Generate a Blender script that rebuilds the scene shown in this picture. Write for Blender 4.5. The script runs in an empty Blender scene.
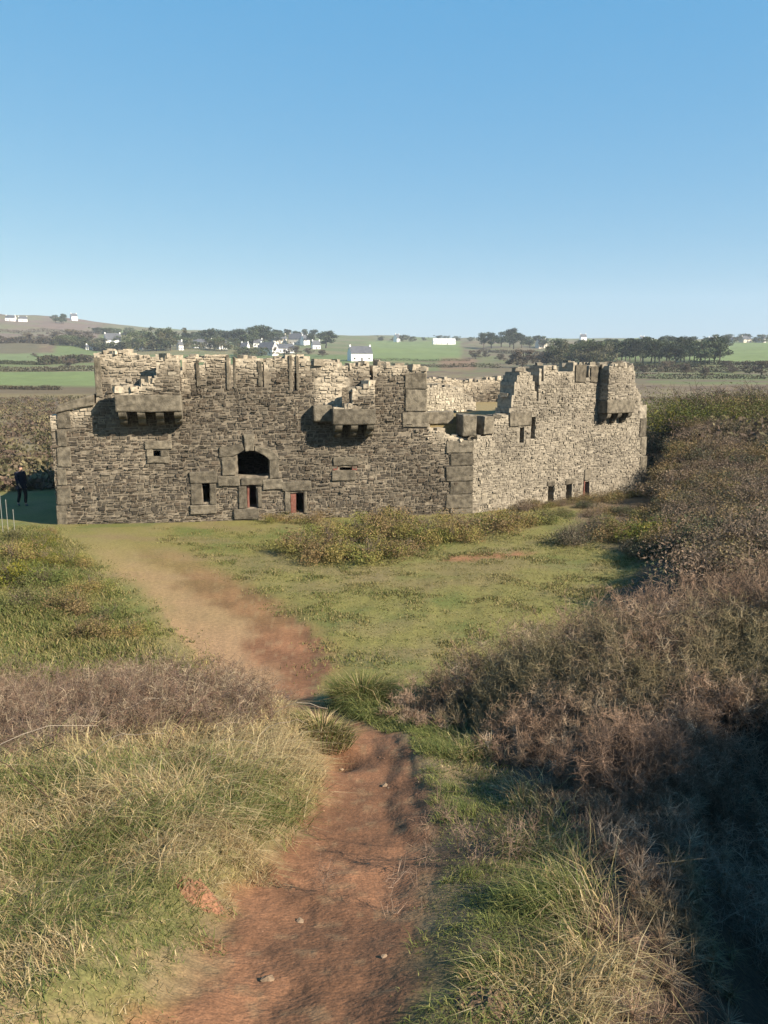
import bpy, bmesh, math, random
import numpy as np
from mathutils import Vector, Matrix

rng = np.random.default_rng(11)
random.seed(5)
R = math.radians
SC = bpy.context.scene
COL = SC.collection

# ------------------------------------------------------------------ camera model
F, YH = 800.0, 364.0
PITCH = math.atan((512 - YH) / F)
CP, SP = math.cos(PITCH), math.sin(PITCH)

def ray(px, py):
    a, b = (px - 384) / F, (512 - py) / F
    return np.array([a, CP + b * SP, -SP + b * CP])

def at(px, py, Y):
    r = ray(px, py)
    return r * (Y / r[1])

def project(x, y, z):
    f = y * CP - z * SP
    u = y * SP + z * CP
    f = np.where(np.abs(f) < 1e-3, 1e-3, f)
    return 384 + F * x / f, 512 - F * u / f

# ------------------------------------------------------------------ noise
def _hash(ix, iy, s):
    h = (ix.astype(np.int64) * 374761393 + iy.astype(np.int64) * 668265263 + s * 2147483647) & 0xffffffff
    h = ((h ^ (h >> 13)) * 1274126177) & 0xffffffff
    return ((h ^ (h >> 16)) & 0xffff) / 65535.0

def vnoise(x, y, s=0):
    x = np.asarray(x, float); y = np.asarray(y, float)
    ix, iy = np.floor(x), np.floor(y)
    fx, fy = x - ix, y - iy
    fx = fx * fx * (3 - 2 * fx); fy = fy * fy * (3 - 2 * fy)
    ix = ix.astype(np.int64); iy = iy.astype(np.int64)
    a = _hash(ix, iy, s); b = _hash(ix + 1, iy, s); c = _hash(ix, iy + 1, s); d = _hash(ix + 1, iy + 1, s)
    return (a * (1 - fx) + b * fx) * (1 - fy) + (c * (1 - fx) + d * fx) * fy

def fbm(x, y, s=0, o=4):
    v, a, t = 0, 1.0, 0
    for i in range(o):
        v = v + a * vnoise(x * 2 ** i + 17.3 * i, y * 2 ** i - 9.1 * i, s + i); t += a; a *= .5
    return v / t

def sstep(a, b, x):
    t = np.clip((np.asarray(x, float) - a) / (b - a), 0, 1)
    return t * t * (3 - 2 * t)

def mix(a, b, t):
    t = np.asarray(t)[..., None]
    return np.asarray(a) * (1 - t) + np.asarray(b) * t

# ------------------------------------------------------------------ terrain
_py = [-40, -10, -5, 0, 2.24, 3.66, 6, 8.6, 11.5, 14, 20, 27, 40, 60, 120]
_pz = [0.6, -.6, -.9, -1.55, -2.1, -2.7, -3.5, -4.2, -4.9, -5.2, -5.45, -5.65, -6.1, -6.6, -7.0]
_ty = np.linspace(-45, 125, 3401)
_tz = np.interp(_ty, _py, _pz)
_k = np.exp(-np.linspace(-2, 2, 25) ** 2); _k /= _k.sum()
_tz = np.convolve(np.pad(_tz, 12, mode='edge'), _k, mode='valid')

def base(y):
    return np.interp(y, _ty, _tz)

def hit_base(px, py):
    r = ray(px, py); t = 1.0
    ys = np.linspace(1, 60, 6000)
    z = ys * r[2] / r[1]
    i = np.argmax(z < base(ys))
    return ys[i] * r[0] / r[1], ys[i]

PATH_PX = [(1250, 215, 150), (1024, 282, 118), (960, 305, 108), (900, 332, 97), (850, 360, 78), (800, 378, 56), (765, 372, 47), (735, 358, 42),
           (712, 308, 20), (690, 276, 42), (670, 262, 62), (650, 256, 66), (625, 240, 66), (600, 214, 62), (575, 172, 58), (555, 138, 52), (538, 110, 46)]
_P = []
for py, pc, hw in PATH_PX:
    if py > 1100:
        X, Y = hit_base(282, 1024); _P.append((X - .25, 0.4, .5)); continue
    X, Y = hit_base(pc, py); X2, _ = hit_base(pc + hw, py)
    _P.append((X, Y, X2 - X))
_P.sort(key=lambda p: p[1])
_P = np.array(_P)

def path_c(y): return np.interp(y, _P[:, 1], _P[:, 0])
def path_w(y): return np.interp(y, _P[:, 1], _P[:, 2])

_fr = [45, 60, 150, 250, 400, 700, 1000, 1400, 1800, 2600, 4200]
_fz = [-6.2, -6.6, -7.0, -7.2, -3.6, 9, 25, 1.0, 1.0, 0.4, -60]

def far_z(px, r):
    hz = np.interp(px, [-200, 0, 60, 150, 250, 420, 560, 768, 950], [314, 320, 322, 330, 334, 338, 340, 342, 342])
    zh = (YH - hz) / F * 1400
    z = np.interp(r, _fr[:7], _fz[:7])
    zl = np.where(px < 120, 1.0, 0)
    e7 = z / np.maximum(r, 1)
    z1 = np.interp(np.log(np.clip(r, 700, 4200)), np.log([700, 1000, 1400, 1800, 2600, 4200]), [0, .35, 1, 1.05, .8, -2])
    zz = 9 + (zh - 9) * z1
    return np.where(r > 700, zz, z)

HOL = hit_base(330, 757)

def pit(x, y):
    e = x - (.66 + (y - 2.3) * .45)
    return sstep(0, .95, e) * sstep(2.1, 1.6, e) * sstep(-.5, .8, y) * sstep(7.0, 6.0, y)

def ground(x, y, carve=True):
    x = np.asarray(x, float); y = np.asarray(y, float)
    z = base(y)
    start = 1.15 + np.maximum(y - 9, -.4) * .44
    z = z + np.clip((x - start) * np.interp(y, [4, 9], [.2, .28]), 0, 2.6) * sstep(.5, 5, y) * (1 - .85 * sstep(26, 44, y))
    if carve:   # shaded hollow at the right
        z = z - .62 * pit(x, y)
    # rise on the left heath
    z = z + .35 * sstep(-4, -12, x) * sstep(10, 14, y) * sstep(30, 22, y)
    c, w = path_c(y), path_w(y)
    d = np.abs(x - c) - w
    side = sstep(-.05, .35, d)
    near = sstep(11.5, 8, y) * sstep(-3, 0, y)
    if carve:
        z = z + near * side * np.where(x > c, .03, .2)
        z = z + near * np.exp(-((x - (c - w - 1.6)) / 1.0) ** 2) * .22 * sstep(2, 5, y)
        z = z - .05 * (1 - sstep(-.25, .1, d)) * sstep(22, 12, y)
        # cut earth bank along the right of the trail, hollow under the tussock
        edge = x - (c + w * .42 + (fbm(y * 2.2, y * 0, 13) - .5) * .35)
        z = z + .05 * sstep(-.09, .10, edge) * sstep(.45, .1, d) * sstep(4.6, 5.3, y) * sstep(8.9, 8.3, y)
        z = z + .02 * sstep(.0, .07, edge - .16 - (fbm(y * 4, y * 0, 14) - .5) * .2) * sstep(.45, .1, d) * sstep(5, 5.6, y) * sstep(8.9, 8.3, y)
        z = z - .22 * np.exp(-((x - HOL[0]) / .26) ** 2 - ((y - HOL[1]) / .30) ** 2)
        z = z + .12 * (fbm(x * 1.3, y * 1.3, 3) - .5) * sstep(-.1, .3, d) * sstep(40, 20, y)
        z = z + .05 * (fbm(x * 5, y * 5, 9) - .5) * sstep(30, 12, y)
    r = np.hypot(x, y)
    px = 384 + F * np.tan(np.clip(np.arctan2(x, np.maximum(y, .01)), -1, 1))
    zf = far_z(px, r)
    hump = 2.6 * sstep(-.2, 2.4, x - .337 * y) * sstep(28, 44, y) * sstep(90, 60, y)
    b = sstep(48, 80, r)
    zf = zf + (fbm(x / 60, y / 60, 21, 3) - .5) * np.clip(r / 400, 0, 2.0) * 3
    return np.where(y > -30, z * (1 - b) + zf * b + hump, z)

def gz(x, y): return float(ground(np.array([x]), np.array([y]))[0])

def hit(px, py, lo=1.0, hi=3000.0):
    r = ray(px, py)
    ys = np.geomspace(lo, hi, 6000)
    x = ys * r[0] / r[1]; z = ys * r[2] / r[1]
    g = ground(x, ys)
    i = int(np.argmax(z < g))
    if not (z < g).any(): i = len(ys) - 1
    return np.array([x[i], ys[i], g[i]])

# ------------------------------------------------------------------ tagging and mesh helpers
def tag(o, label=None, cat=None, group=None, kind=None):
    if label: o['label'] = label
    if cat: o['category'] = cat
    if group: o['group'] = group
    if kind: o['kind'] = kind
    return o

def empty(name, loc, label, cat, group=None, rz=0):
    o = bpy.data.objects.new(name, None); COL.objects.link(o)
    o.location = loc; o.rotation_euler = (0, 0, rz); o.empty_display_size = .3
    return tag(o, label, cat, group)

def link(name, me, mat, parent=None):
    o = bpy.data.objects.new(name, me); COL.objects.link(o)
    if mat is not None and len(me.materials) == 0: me.materials.append(mat)
    if parent is not None: o.parent = parent
    return o

def npmesh(name, v, faces, col=None, smooth=False):
    me = bpy.data.meshes.new(name)
    v = np.asarray(v, np.float32)
    me.vertices.add(len(v)); me.vertices.foreach_set('co', v.ravel())
    faces = [np.asarray(f, np.int32) for f in faces if len(f)]
    loops = np.concatenate([f.ravel() for f in faces])
    tot = np.concatenate([np.full(len(f), f.shape[1], np.int32) for f in faces])
    st = np.concatenate([[0], np.cumsum(tot)[:-1]]).astype(np.int32)
    me.loops.add(len(loops)); me.loops.foreach_set('vertex_index', loops)
    me.polygons.add(len(tot)); me.polygons.foreach_set('loop_start', st)
    me.polygons.foreach_set('loop_total', tot)
    me.polygons.foreach_set('use_smooth', np.full(len(tot), smooth, bool))
    if col is not None:
        a = me.attributes.new('Col', 'FLOAT_COLOR', 'POINT')
        c = np.ones((len(v), 4), np.float32); c[:, :3] = col
        a.data.foreach_set('color', c.ravel())
    me.update(calc_edges=True); me.validate()
    return me

class Acc:
    def __init__(s): s.v = []; s.q = []; s.t = []; s.c = []; s.n = 0
    def add(s, v, q=None, t=None, c=(.5, .5, .5)):
        v = np.asarray(v, float)
        if q is not None and len(q): s.q.append(np.asarray(q) + s.n)
        if t is not None and len(t): s.t.append(np.asarray(t) + s.n)
        s.v.append(v); s.c.append(np.broadcast_to(np.asarray(c, float), (len(v), 3)))
        s.n += len(v)
    def mesh(s, name, smooth=False, origin=None):
        v = np.concatenate(s.v)
        if origin is not None: v = v - np.asarray(origin)
        f = []
        if s.q: f.append(np.concatenate(s.q))
        if s.t: f.append(np.concatenate(s.t))
        return npmesh(name, v, f, np.concatenate(s.c), smooth)

# ------------------------------------------------------------------ materials
KA = .72   # overall albedo scale
def mat_col(name, rough=.85, nscale=8., namt=.35, bump=.0, bscale=40., trans=0., dark=1.0, detail=6, spec=.2, speck=0.):
    m = bpy.data.materials.new(name); m.use_nodes = True
    nt = m.node_tree; N = nt.nodes; L = nt.links
    p = N['Principled BSDF']; out = N['Material Output']
    p.inputs['Roughness'].default_value = rough
    p.inputs['Specular IOR Level'].default_value = spec
    a = N.new('ShaderNodeAttribute'); a.attribute_name = 'Col'
    tc = N.new('ShaderNodeTexCoord')
    n = N.new('ShaderNodeTexNoise'); n.inputs['Scale'].default_value = nscale; n.inputs['Detail'].default_value = detail
    L.new(tc.outputs['Object'], n.inputs['Vector'])
    mr = N.new('ShaderNodeMapRange')
    mr.inputs['From Min'].default_value = .3; mr.inputs['From Max'].default_value = .7
    mr.inputs['To Min'].default_value = (1 - namt) * dark * KA; mr.inputs['To Max'].default_value = (1 + namt) * dark * KA
    L.new(n.outputs['Fac'], mr.inputs['Value'])
    mx = N.new('ShaderNodeVectorMath'); mx.operation = 'SCALE'
    if speck > 0:
        n3 = N.new('ShaderNodeTexNoise'); n3.inputs['Scale'].default_value = 85; n3.inputs['Detail'].default_value = 3
        L.new(tc.outputs['Object'], n3.inputs['Vector'])
        m3 = N.new('ShaderNodeMapRange'); m3.inputs['From Min'].default_value = .35; m3.inputs['From Max'].default_value = .65
        m3.inputs['To Min'].default_value = 1 - speck; m3.inputs['To Max'].default_value = 1 + speck
        L.new(n3.outputs['Fac'], m3.inputs['Value'])
        mm = N.new('ShaderNodeMath'); mm.operation = 'MULTIPLY'; L.new(mr.outputs[0], mm.inputs[0]); L.new(m3.outputs[0], mm.inputs[1])
        mr = mm
    L.new(a.outputs['Color'], mx.inputs[0]); L.new(mr.outputs[0], mx.inputs['Scale'])
    L.new(mx.outputs[0], p.inputs['Base Color'])
    if bump > 0:
        n2 = N.new('ShaderNodeTexNoise'); n2.inputs['Scale'].default_value = bscale; n2.inputs['Detail'].default_value = 8
        L.new(tc.outputs['Object'], n2.inputs['Vector'])
        b = N.new('ShaderNodeBump'); b.inputs['Strength'].default_value = 1; b.inputs['Distance'].default_value = bump
        L.new(n2.outputs['Fac'], b.inputs['Height']); L.new(b.outputs[0], p.inputs['Normal'])
    if trans > 0:
        t = N.new('ShaderNodeBsdfTranslucent'); L.new(mx.outputs[0], t.inputs['Color'])
        ms = N.new('ShaderNodeMixShader'); ms.inputs[0].default_value = trans
        L.new(p.outputs[0], ms.inputs[1]); L.new(t.outputs[0], ms.inputs[2]); L.new(ms.outputs[0], out.inputs['Surface'])
    return m

def mat_plain(name, c, c2=None, rough=.8, nscale=10., bump=0., bscale=60.):
    m = bpy.data.materials.new(name); m.use_nodes = True
    nt = m.node_tree; N = nt.nodes; L = nt.links
    p = N['Principled BSDF']; p.inputs['Roughness'].default_value = rough; p.inputs['Specular IOR Level'].default_value = .2
    tc = N.new('ShaderNodeTexCoord')
    n = N.new('ShaderNodeTexNoise'); n.inputs['Scale'].default_value = nscale; n.inputs['Detail'].default_value = 8
    L.new(tc.outputs['Object'], n.inputs['Vector'])
    cr = N.new('ShaderNodeValToRGB'); c2 = c2 or tuple(min(1, k * 1.35) for k in c)
    if max(c) < .45: c = tuple(k * KA for k in c); c2 = tuple(k * KA for k in c2)
    cr.color_ramp.elements[0].position = .35; cr.color_ramp.elements[1].position = .65
    cr.color_ramp.elements[0].color = (*c, 1); cr.color_ramp.elements[1].color = (*c2, 1)
    L.new(n.outputs['Fac'], cr.inputs[0]); L.new(cr.outputs[0], p.inputs['Base Color'])
    if bump > 0:
        n2 = N.new('ShaderNodeTexNoise'); n2.inputs['Scale'].default_value = bscale; n2.inputs['Detail'].default_value = 8
        L.new(tc.outputs['Object'], n2.inputs['Vector'])
        b = N.new('ShaderNodeBump'); b.inputs['Strength'].default_value = 1; b.inputs['Distance'].default_value = bump
        L.new(n2.outputs['Fac'], b.inputs['Height']); L.new(b.outputs[0], p.inputs['Normal'])
    return m

M_STONE = mat_col('rubble_stone', .9, 9, .35, .012, 26)
M_GRANITE = mat_plain('dressed_granite', (.085, .073, .055), (.20, .172, .13), .92, 5.5, .02, 22)
_n = M_GRANITE.node_tree.nodes; _l = M_GRANITE.node_tree.links
_oi = _n.new('ShaderNodeObjectInfo'); _mr = _n.new('ShaderNodeMapRange'); _mr.inputs['To Min'].default_value = .78; _mr.inputs['To Max'].default_value = 1.3
_vs = _n.new('ShaderNodeVectorMath'); _vs.operation = 'SCALE'; _cr = [k for k in _n if k.type == 'VALTORGB'][0]
_l.new(_oi.outputs['Random'], _mr.inputs['Value']); _l.new(_cr.outputs[0], _vs.inputs[0]); _l.new(_mr.outputs[0], _vs.inputs['Scale']); _l.new(_vs.outputs[0], _n['Principled BSDF'].inputs['Base Color'])
M_BRICK = mat_plain('red_brick', (.16, .06, .045), (.24, .11, .085), .9, 9, .006, 40)
M_GROUND = mat_col('ground_cover', .95, 14, .2, .010, 34, speck=.22)
M_GRASS = mat_col('grass_blades', .7, 2.5, .12, trans=.25)
M_TWIG = mat_col('dry_twigs', .85, 3, .15)
M_LEAF = mat_col('shrub_leaves', .75, 3, .15, trans=.22)
M_TREE = mat_col('tree_foliage', .85, .25, .2, trans=.15)
M_BARK = mat_plain('tree_bark', (.06, .045, .035))
M_WHITE = mat_plain('white_render', (.72, .71, .68), (.8, .79, .77), .7, .4)
M_CREAM = mat_plain('cream_render', (.5, .44, .36), (.58, .52, .44), .7, .4)
M_PALE = mat_plain('pale_sheet_roof', (.46, .47, .48), (.55, .55, .55), .6, .4)
M_SLATE = mat_plain('slate_roof', (.08, .085, .1), (.12, .125, .14), .6, .8)
M_GLASS = mat_plain('dark_window_glass', (.02, .025, .03), (.03, .03, .04), .2)

# ------------------------------------------------------------------ albedos
SOIL = np.array([.19, .092, .048]); SAND = np.array([.36, .23, .125])
TURF = np.array([.19, .172, .055]); STRAW = np.array([.30, .235, .115])
GREEN = np.array([.075, .105, .026]); HEATH = np.array([.115, .078, .055])
MEADOW = np.array([.15, .195, .07])

# ------------------------------------------------------------------ the ground sheet
def build_ground():
    az = np.concatenate([np.linspace(-180, -48, 40)[:-1], np.linspace(-48, -28, 50)[:-1], np.linspace(-28, 28, 380)[:-1], np.linspace(28, 48, 50)[:-1], np.linspace(48, 180, 40)])[:-1]
    rr = np.concatenate([np.geomspace(.5, 45, 260)[:-1], np.geomspace(45, 2700, 300)])
    A, RR = np.meshgrid(np.radians(az), rr, indexing='ij')
    x = RR * np.sin(A); y = RR * np.cos(A)
    z = ground(x, y)
    na, nr = x.shape
    px, py = project(x, y, z)
    px = np.where(y > 1, px, 384 + 800 * np.sign(x)); py = np.where(y > 1, py, 1000)
    n1 = fbm(x * .9, y * .9, 1); n2 = fbm(x * 4, y * 4, 2); n3 = fbm(x * .25, y * .25, 5)
    # near: turf
    c = mix(TURF, STRAW * .8, sstep(.45, .75, n1) * .5)
    c = mix(c, GREEN * 1.2, sstep(.5, .7, fbm(x * .6 + 40, y * .6, 7)) * .6)
    # heath soil under the vegetation in front
    c = mix(c, mix(np.array([.16, .15, .055]), np.array([.24, .175, .09]), sstep(.4, .6, n2)), sstep(11, 9.5, y + .8 * (n1 - .5)))
    c = mix(c, np.array([.20, .145, .08]), sstep(.52, .7, fbm(x * .35 + 5, y * .8, 78)) * .5 * sstep(10, 12, y))
    c = mix(c, HEATH * 1.3, sstep(-.5, 1.5, x - np.interp(y, [14, 18, 22, 26, 32], [9, 8.5, 7.2, 6.0, 7.5]) + (n1 - .5) * 2.5) * sstep(14, 17, y) * .85)
    # right hillside
    st = 1.15 + np.maximum(y - 9, -2) * .44
    c = mix(c, np.array([.03, .024, .018]), sstep(.1, .6, pit(x, y)))  # hollow floor coloured near-black to deepen its shade
    c = mix(c, HEATH * .7, sstep(-.3, .8, x - st + (n1 - .5) * 2) * sstep(60, 45, y))
    # path
    pc, pw = path_c(y), path_w(y)
    wob = (n2 - .5) * .35 + (n1 - .5) * .5 * sstep(9, 13, y)
    d = np.abs(x - pc) - pw + wob
    pm = sstep(.12, -.12, d) * sstep(-1, 0, y)
    fade = sstep(27, 17, y)
    pm2 = sstep(.6, -.5, d) * sstep(9, 12, y)
    pm = np.maximum(pm * sstep(22, 14, y), pm2 * .8 * fade)
    sandm = sstep(10.2, 11.5, y) * sstep(.1, -.35, (x - pc) / pw - .1 + (n1 - .5)) * .85
    soil = mix(SOIL, SOIL * 1.55, sstep(.42, .68, fbm(x * 1.6, y * 1.6, 31)) * .8)
    soil = mix(soil, SAND, sandm)
    soil = mix(soil, SAND * .8, sstep(.62, .7, fbm(x * 9, y * 9, 33)) * .5)
    c = mix(c, soil, pm)
    # small worn red patch by the gorse on the right
    h = hit(468, 558)
    e = ((x - h[0] - .5) / 1.5) ** 2 + ((y - h[1] - (x - h[0]) * .25) / .45) ** 2
    c = mix(c, SOIL * 1.5, sstep(1.3, .5, e + (n2 - .5)) * .9)
    # ---------- far country, laid out as fields
    r = RR
    fn = fbm(x / 9, y / 9, 41); fn2 = fbm(x / 40, y / 40, 42)
    wob = (fbm(x / 25, y / 25, 43) - .5) * 9
    py0 = py; py = py + (fbm(x / 35 + 9, y / 35, 46) - .5) * 2.4 * sstep(60, 200, r)
    moor = mix(np.array([.13, .09, .062]), np.array([.19, .155, .085]), sstep(.35, .7, fn * .6 + fbm(x / 2.5, y / 2.5, 45) * .4))
    fc = moor
    def band(px0, px1, y0, y1, colr, soft=.8, amt=1.0):
        nonlocal fc
        m = sstep(px0 - 4, px0 + 4, px + wob) * sstep(px1 + 4, px1 - 4, px + wob) * sstep(y0 - soft, y0 + soft, py) * sstep(y1 + soft, y1 - soft, py)
        fc = mix(fc, colr, m * amt)
    olive = mix(np.array([.13, .155, .06]), np.array([.18, .165, .085]), sstep(.4, .6, fn2))
    fc = mix(fc, np.array([.13, .14, .05]), sstep(477, 482, py + wob * .5) * 1.0)
    band(-500, 520, 388, 402, STRAW * .62, 2.5)
    band(-500, 60, 398, 404, np.array([.10, .075, .05]), 1.5, .7)
    band(-500, 420, 371.5, 388, MEADOW, .6)
    band(-500, 120, 386, 394, np.array([.12, .09, .055]), 1.5, .8)
    band(-500, 1400, 362, 371.5, olive, .7)
    band(-500, 60, 353, 362, MEADOW * .85 + .02, .8)
    band(55, 120, 345, 356, MEADOW * .85, .8)
    band(-500, 40, 342, 353, np.array([.12, .105, .06]), 1)
    band(-500, 100, 316, 341, mix(np.array([.17, .125, .10]), np.array([.155, .15, .085]), sstep(.42, .6, fbm(x / 70, y / 70, 48))), 1)
    band(100, 1400, 325, 341, mix(np.array([.155, .145, .085]), np.array([.14, .175, .07]), sstep(.42, .6, fbm(x / 70, y / 70, 48))), 1)
    band(20, 90, 330, 335, np.array([.17, .15, .10]), 1, .8)
    band(100, 375, 334, 364, olive * .9, 1)
    band(100, 370, 355, 364, MEADOW * .8, 1)
    band(368, 462, 341, 361, MEADOW, .7)
    band(462, 565, 342, 376, mix(np.array([.15, .12, .075]), np.array([.14, .145, .065]), sstep(.42, .6, fbm(x / 12, y / 12, 49))), 1.5)
    band(440, 475, 358, 371, np.array([.23, .13, .085]), 2, .7)
    
    band(565, 700, 344, 362, olive * .8, 1)
    band(615, 690, 352, 359, MEADOW * .9, .7)
    band(690, 1400, 341.5, 362, MEADOW * 1.05, .7)
    band(560, 1400, 362, 371, olive * .9, 1)
    band(600, 1400, 371, 384, mix(np.array([.13, .15, .06]), np.array([.135, .11, .07]), sstep(.4, .6, fbm(x / 14, y / 14, 47))), 1)
    fc = fc * (.8 + .4 * fbm(x / 4, y / 4, 50))[..., None]
    c = mix(c, fc, sstep(40, 47, r + (n3 - .5) * 6))
    v = np.stack([x, y, z], -1).reshape(-1, 3)
    i = np.arange(na)[:, None]; j = np.arange(nr - 1)[None, :]
    i2 = (i + 1) % na
    q = np.stack([i * nr + j, i * nr + j + 1, i2 * nr + j + 1, i2 * nr + j], -1).reshape(-1, 4)
    q = q[:, ::-1]
    cc = c.reshape(-1, 3)
    v = np.vstack([v, [[0, 0, gz(0, 0)]]]); cc = np.vstack([cc, [cc[0]]])
    ii = np.arange(na)
    t = np.stack([ii * nr, ((ii + 1) % na) * nr, np.full(na, len(v) - 1)], -1)
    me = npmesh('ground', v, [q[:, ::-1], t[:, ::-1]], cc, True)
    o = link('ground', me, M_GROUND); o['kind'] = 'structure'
build_ground()

# ------------------------------------------------------------------ the fort
class Wall:
    def __init__(s, p0, p1, t=.8):
        s.p0 = np.array(p0, float); s.p1 = np.array(p1, float); d = s.p1 - s.p0
        s.L = float(np.hypot(*d)); s.d = d / s.L; s.n = np.array([s.d[1], -s.d[0]]); s.t = t
    def uz(s, px, py, off=0.0):
        r = ray(px, py)
        o = s.p0 + s.n * off
        den = r[0] * s.n[0] + r[1] * s.n[1]
        k = (o[0] * s.n[0] + o[1] * s.n[1]) / den
        P = r * k
        return (P[0] - s.p0[0]) * s.d[0] + (P[1] - s.p0[1]) * s.d[1], P[2]
    def xyz(s, u, z, off):
        u = np.asarray(u, float); z = np.asarray(z, float); off = np.asarray(off, float)
        return np.stack([s.p0[0] + s.d[0] * u + s.n[0] * off, s.p0[1] + s.d[1] * u + s.n[1] * off, z + 0 * u], -1)

_a = ray(58, 524); A = (_a[0] / _a[1] * 27.9, 27.9)
_c = ray(471, 510); C = (_c[0] / _c[1] * 31.0, 31.0)
WF = Wall(A, C)
_dx = ray(645, 440)
phi = R(37)
tt = (C[1] * _dx[0] / _dx[1] - C[0]) / (math.cos(phi) - math.sin(phi) * _dx[0] / _dx[1])
E = (C[0] + math.cos(phi) * tt, C[1] + math.sin(phi) * tt)
WR = Wall(C, E)
FB = (E[0] - .588 * 9.5, E[1] + .809 * 9.5)
GB = (A[0] + WF.n[0] * -12.5, A[1] + WF.n[1] * -12.5)
WE = Wall(E, FB); WB = Wall(FB, GB); WL = Wall(GB, A)
FORT0 = np.array([A[0], A[1], -5.7])
fort = empty('stone_fort', FORT0, 'ruined two storey dark stone fort with crenelled parapets standing on the heath', 'fort')
ZLOW = -7.6

def prof(w, pts):
    uz = np.array([w.uz(px, py) for px, py in pts])
    return uz[:, 0], uz[:, 1]

def rect(w, x0, x1, y0, y1):
    u0, za = w.uz(x0, (y0 + y1) / 2); u1, zb = w.uz(x1, (y0 + y1) / 2)
    _, zt = w.uz((x0 + x1) / 2, y0); _, zb = w.uz((x0 + x1) / 2, y1)
    return u0, u1, zb, zt

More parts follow.
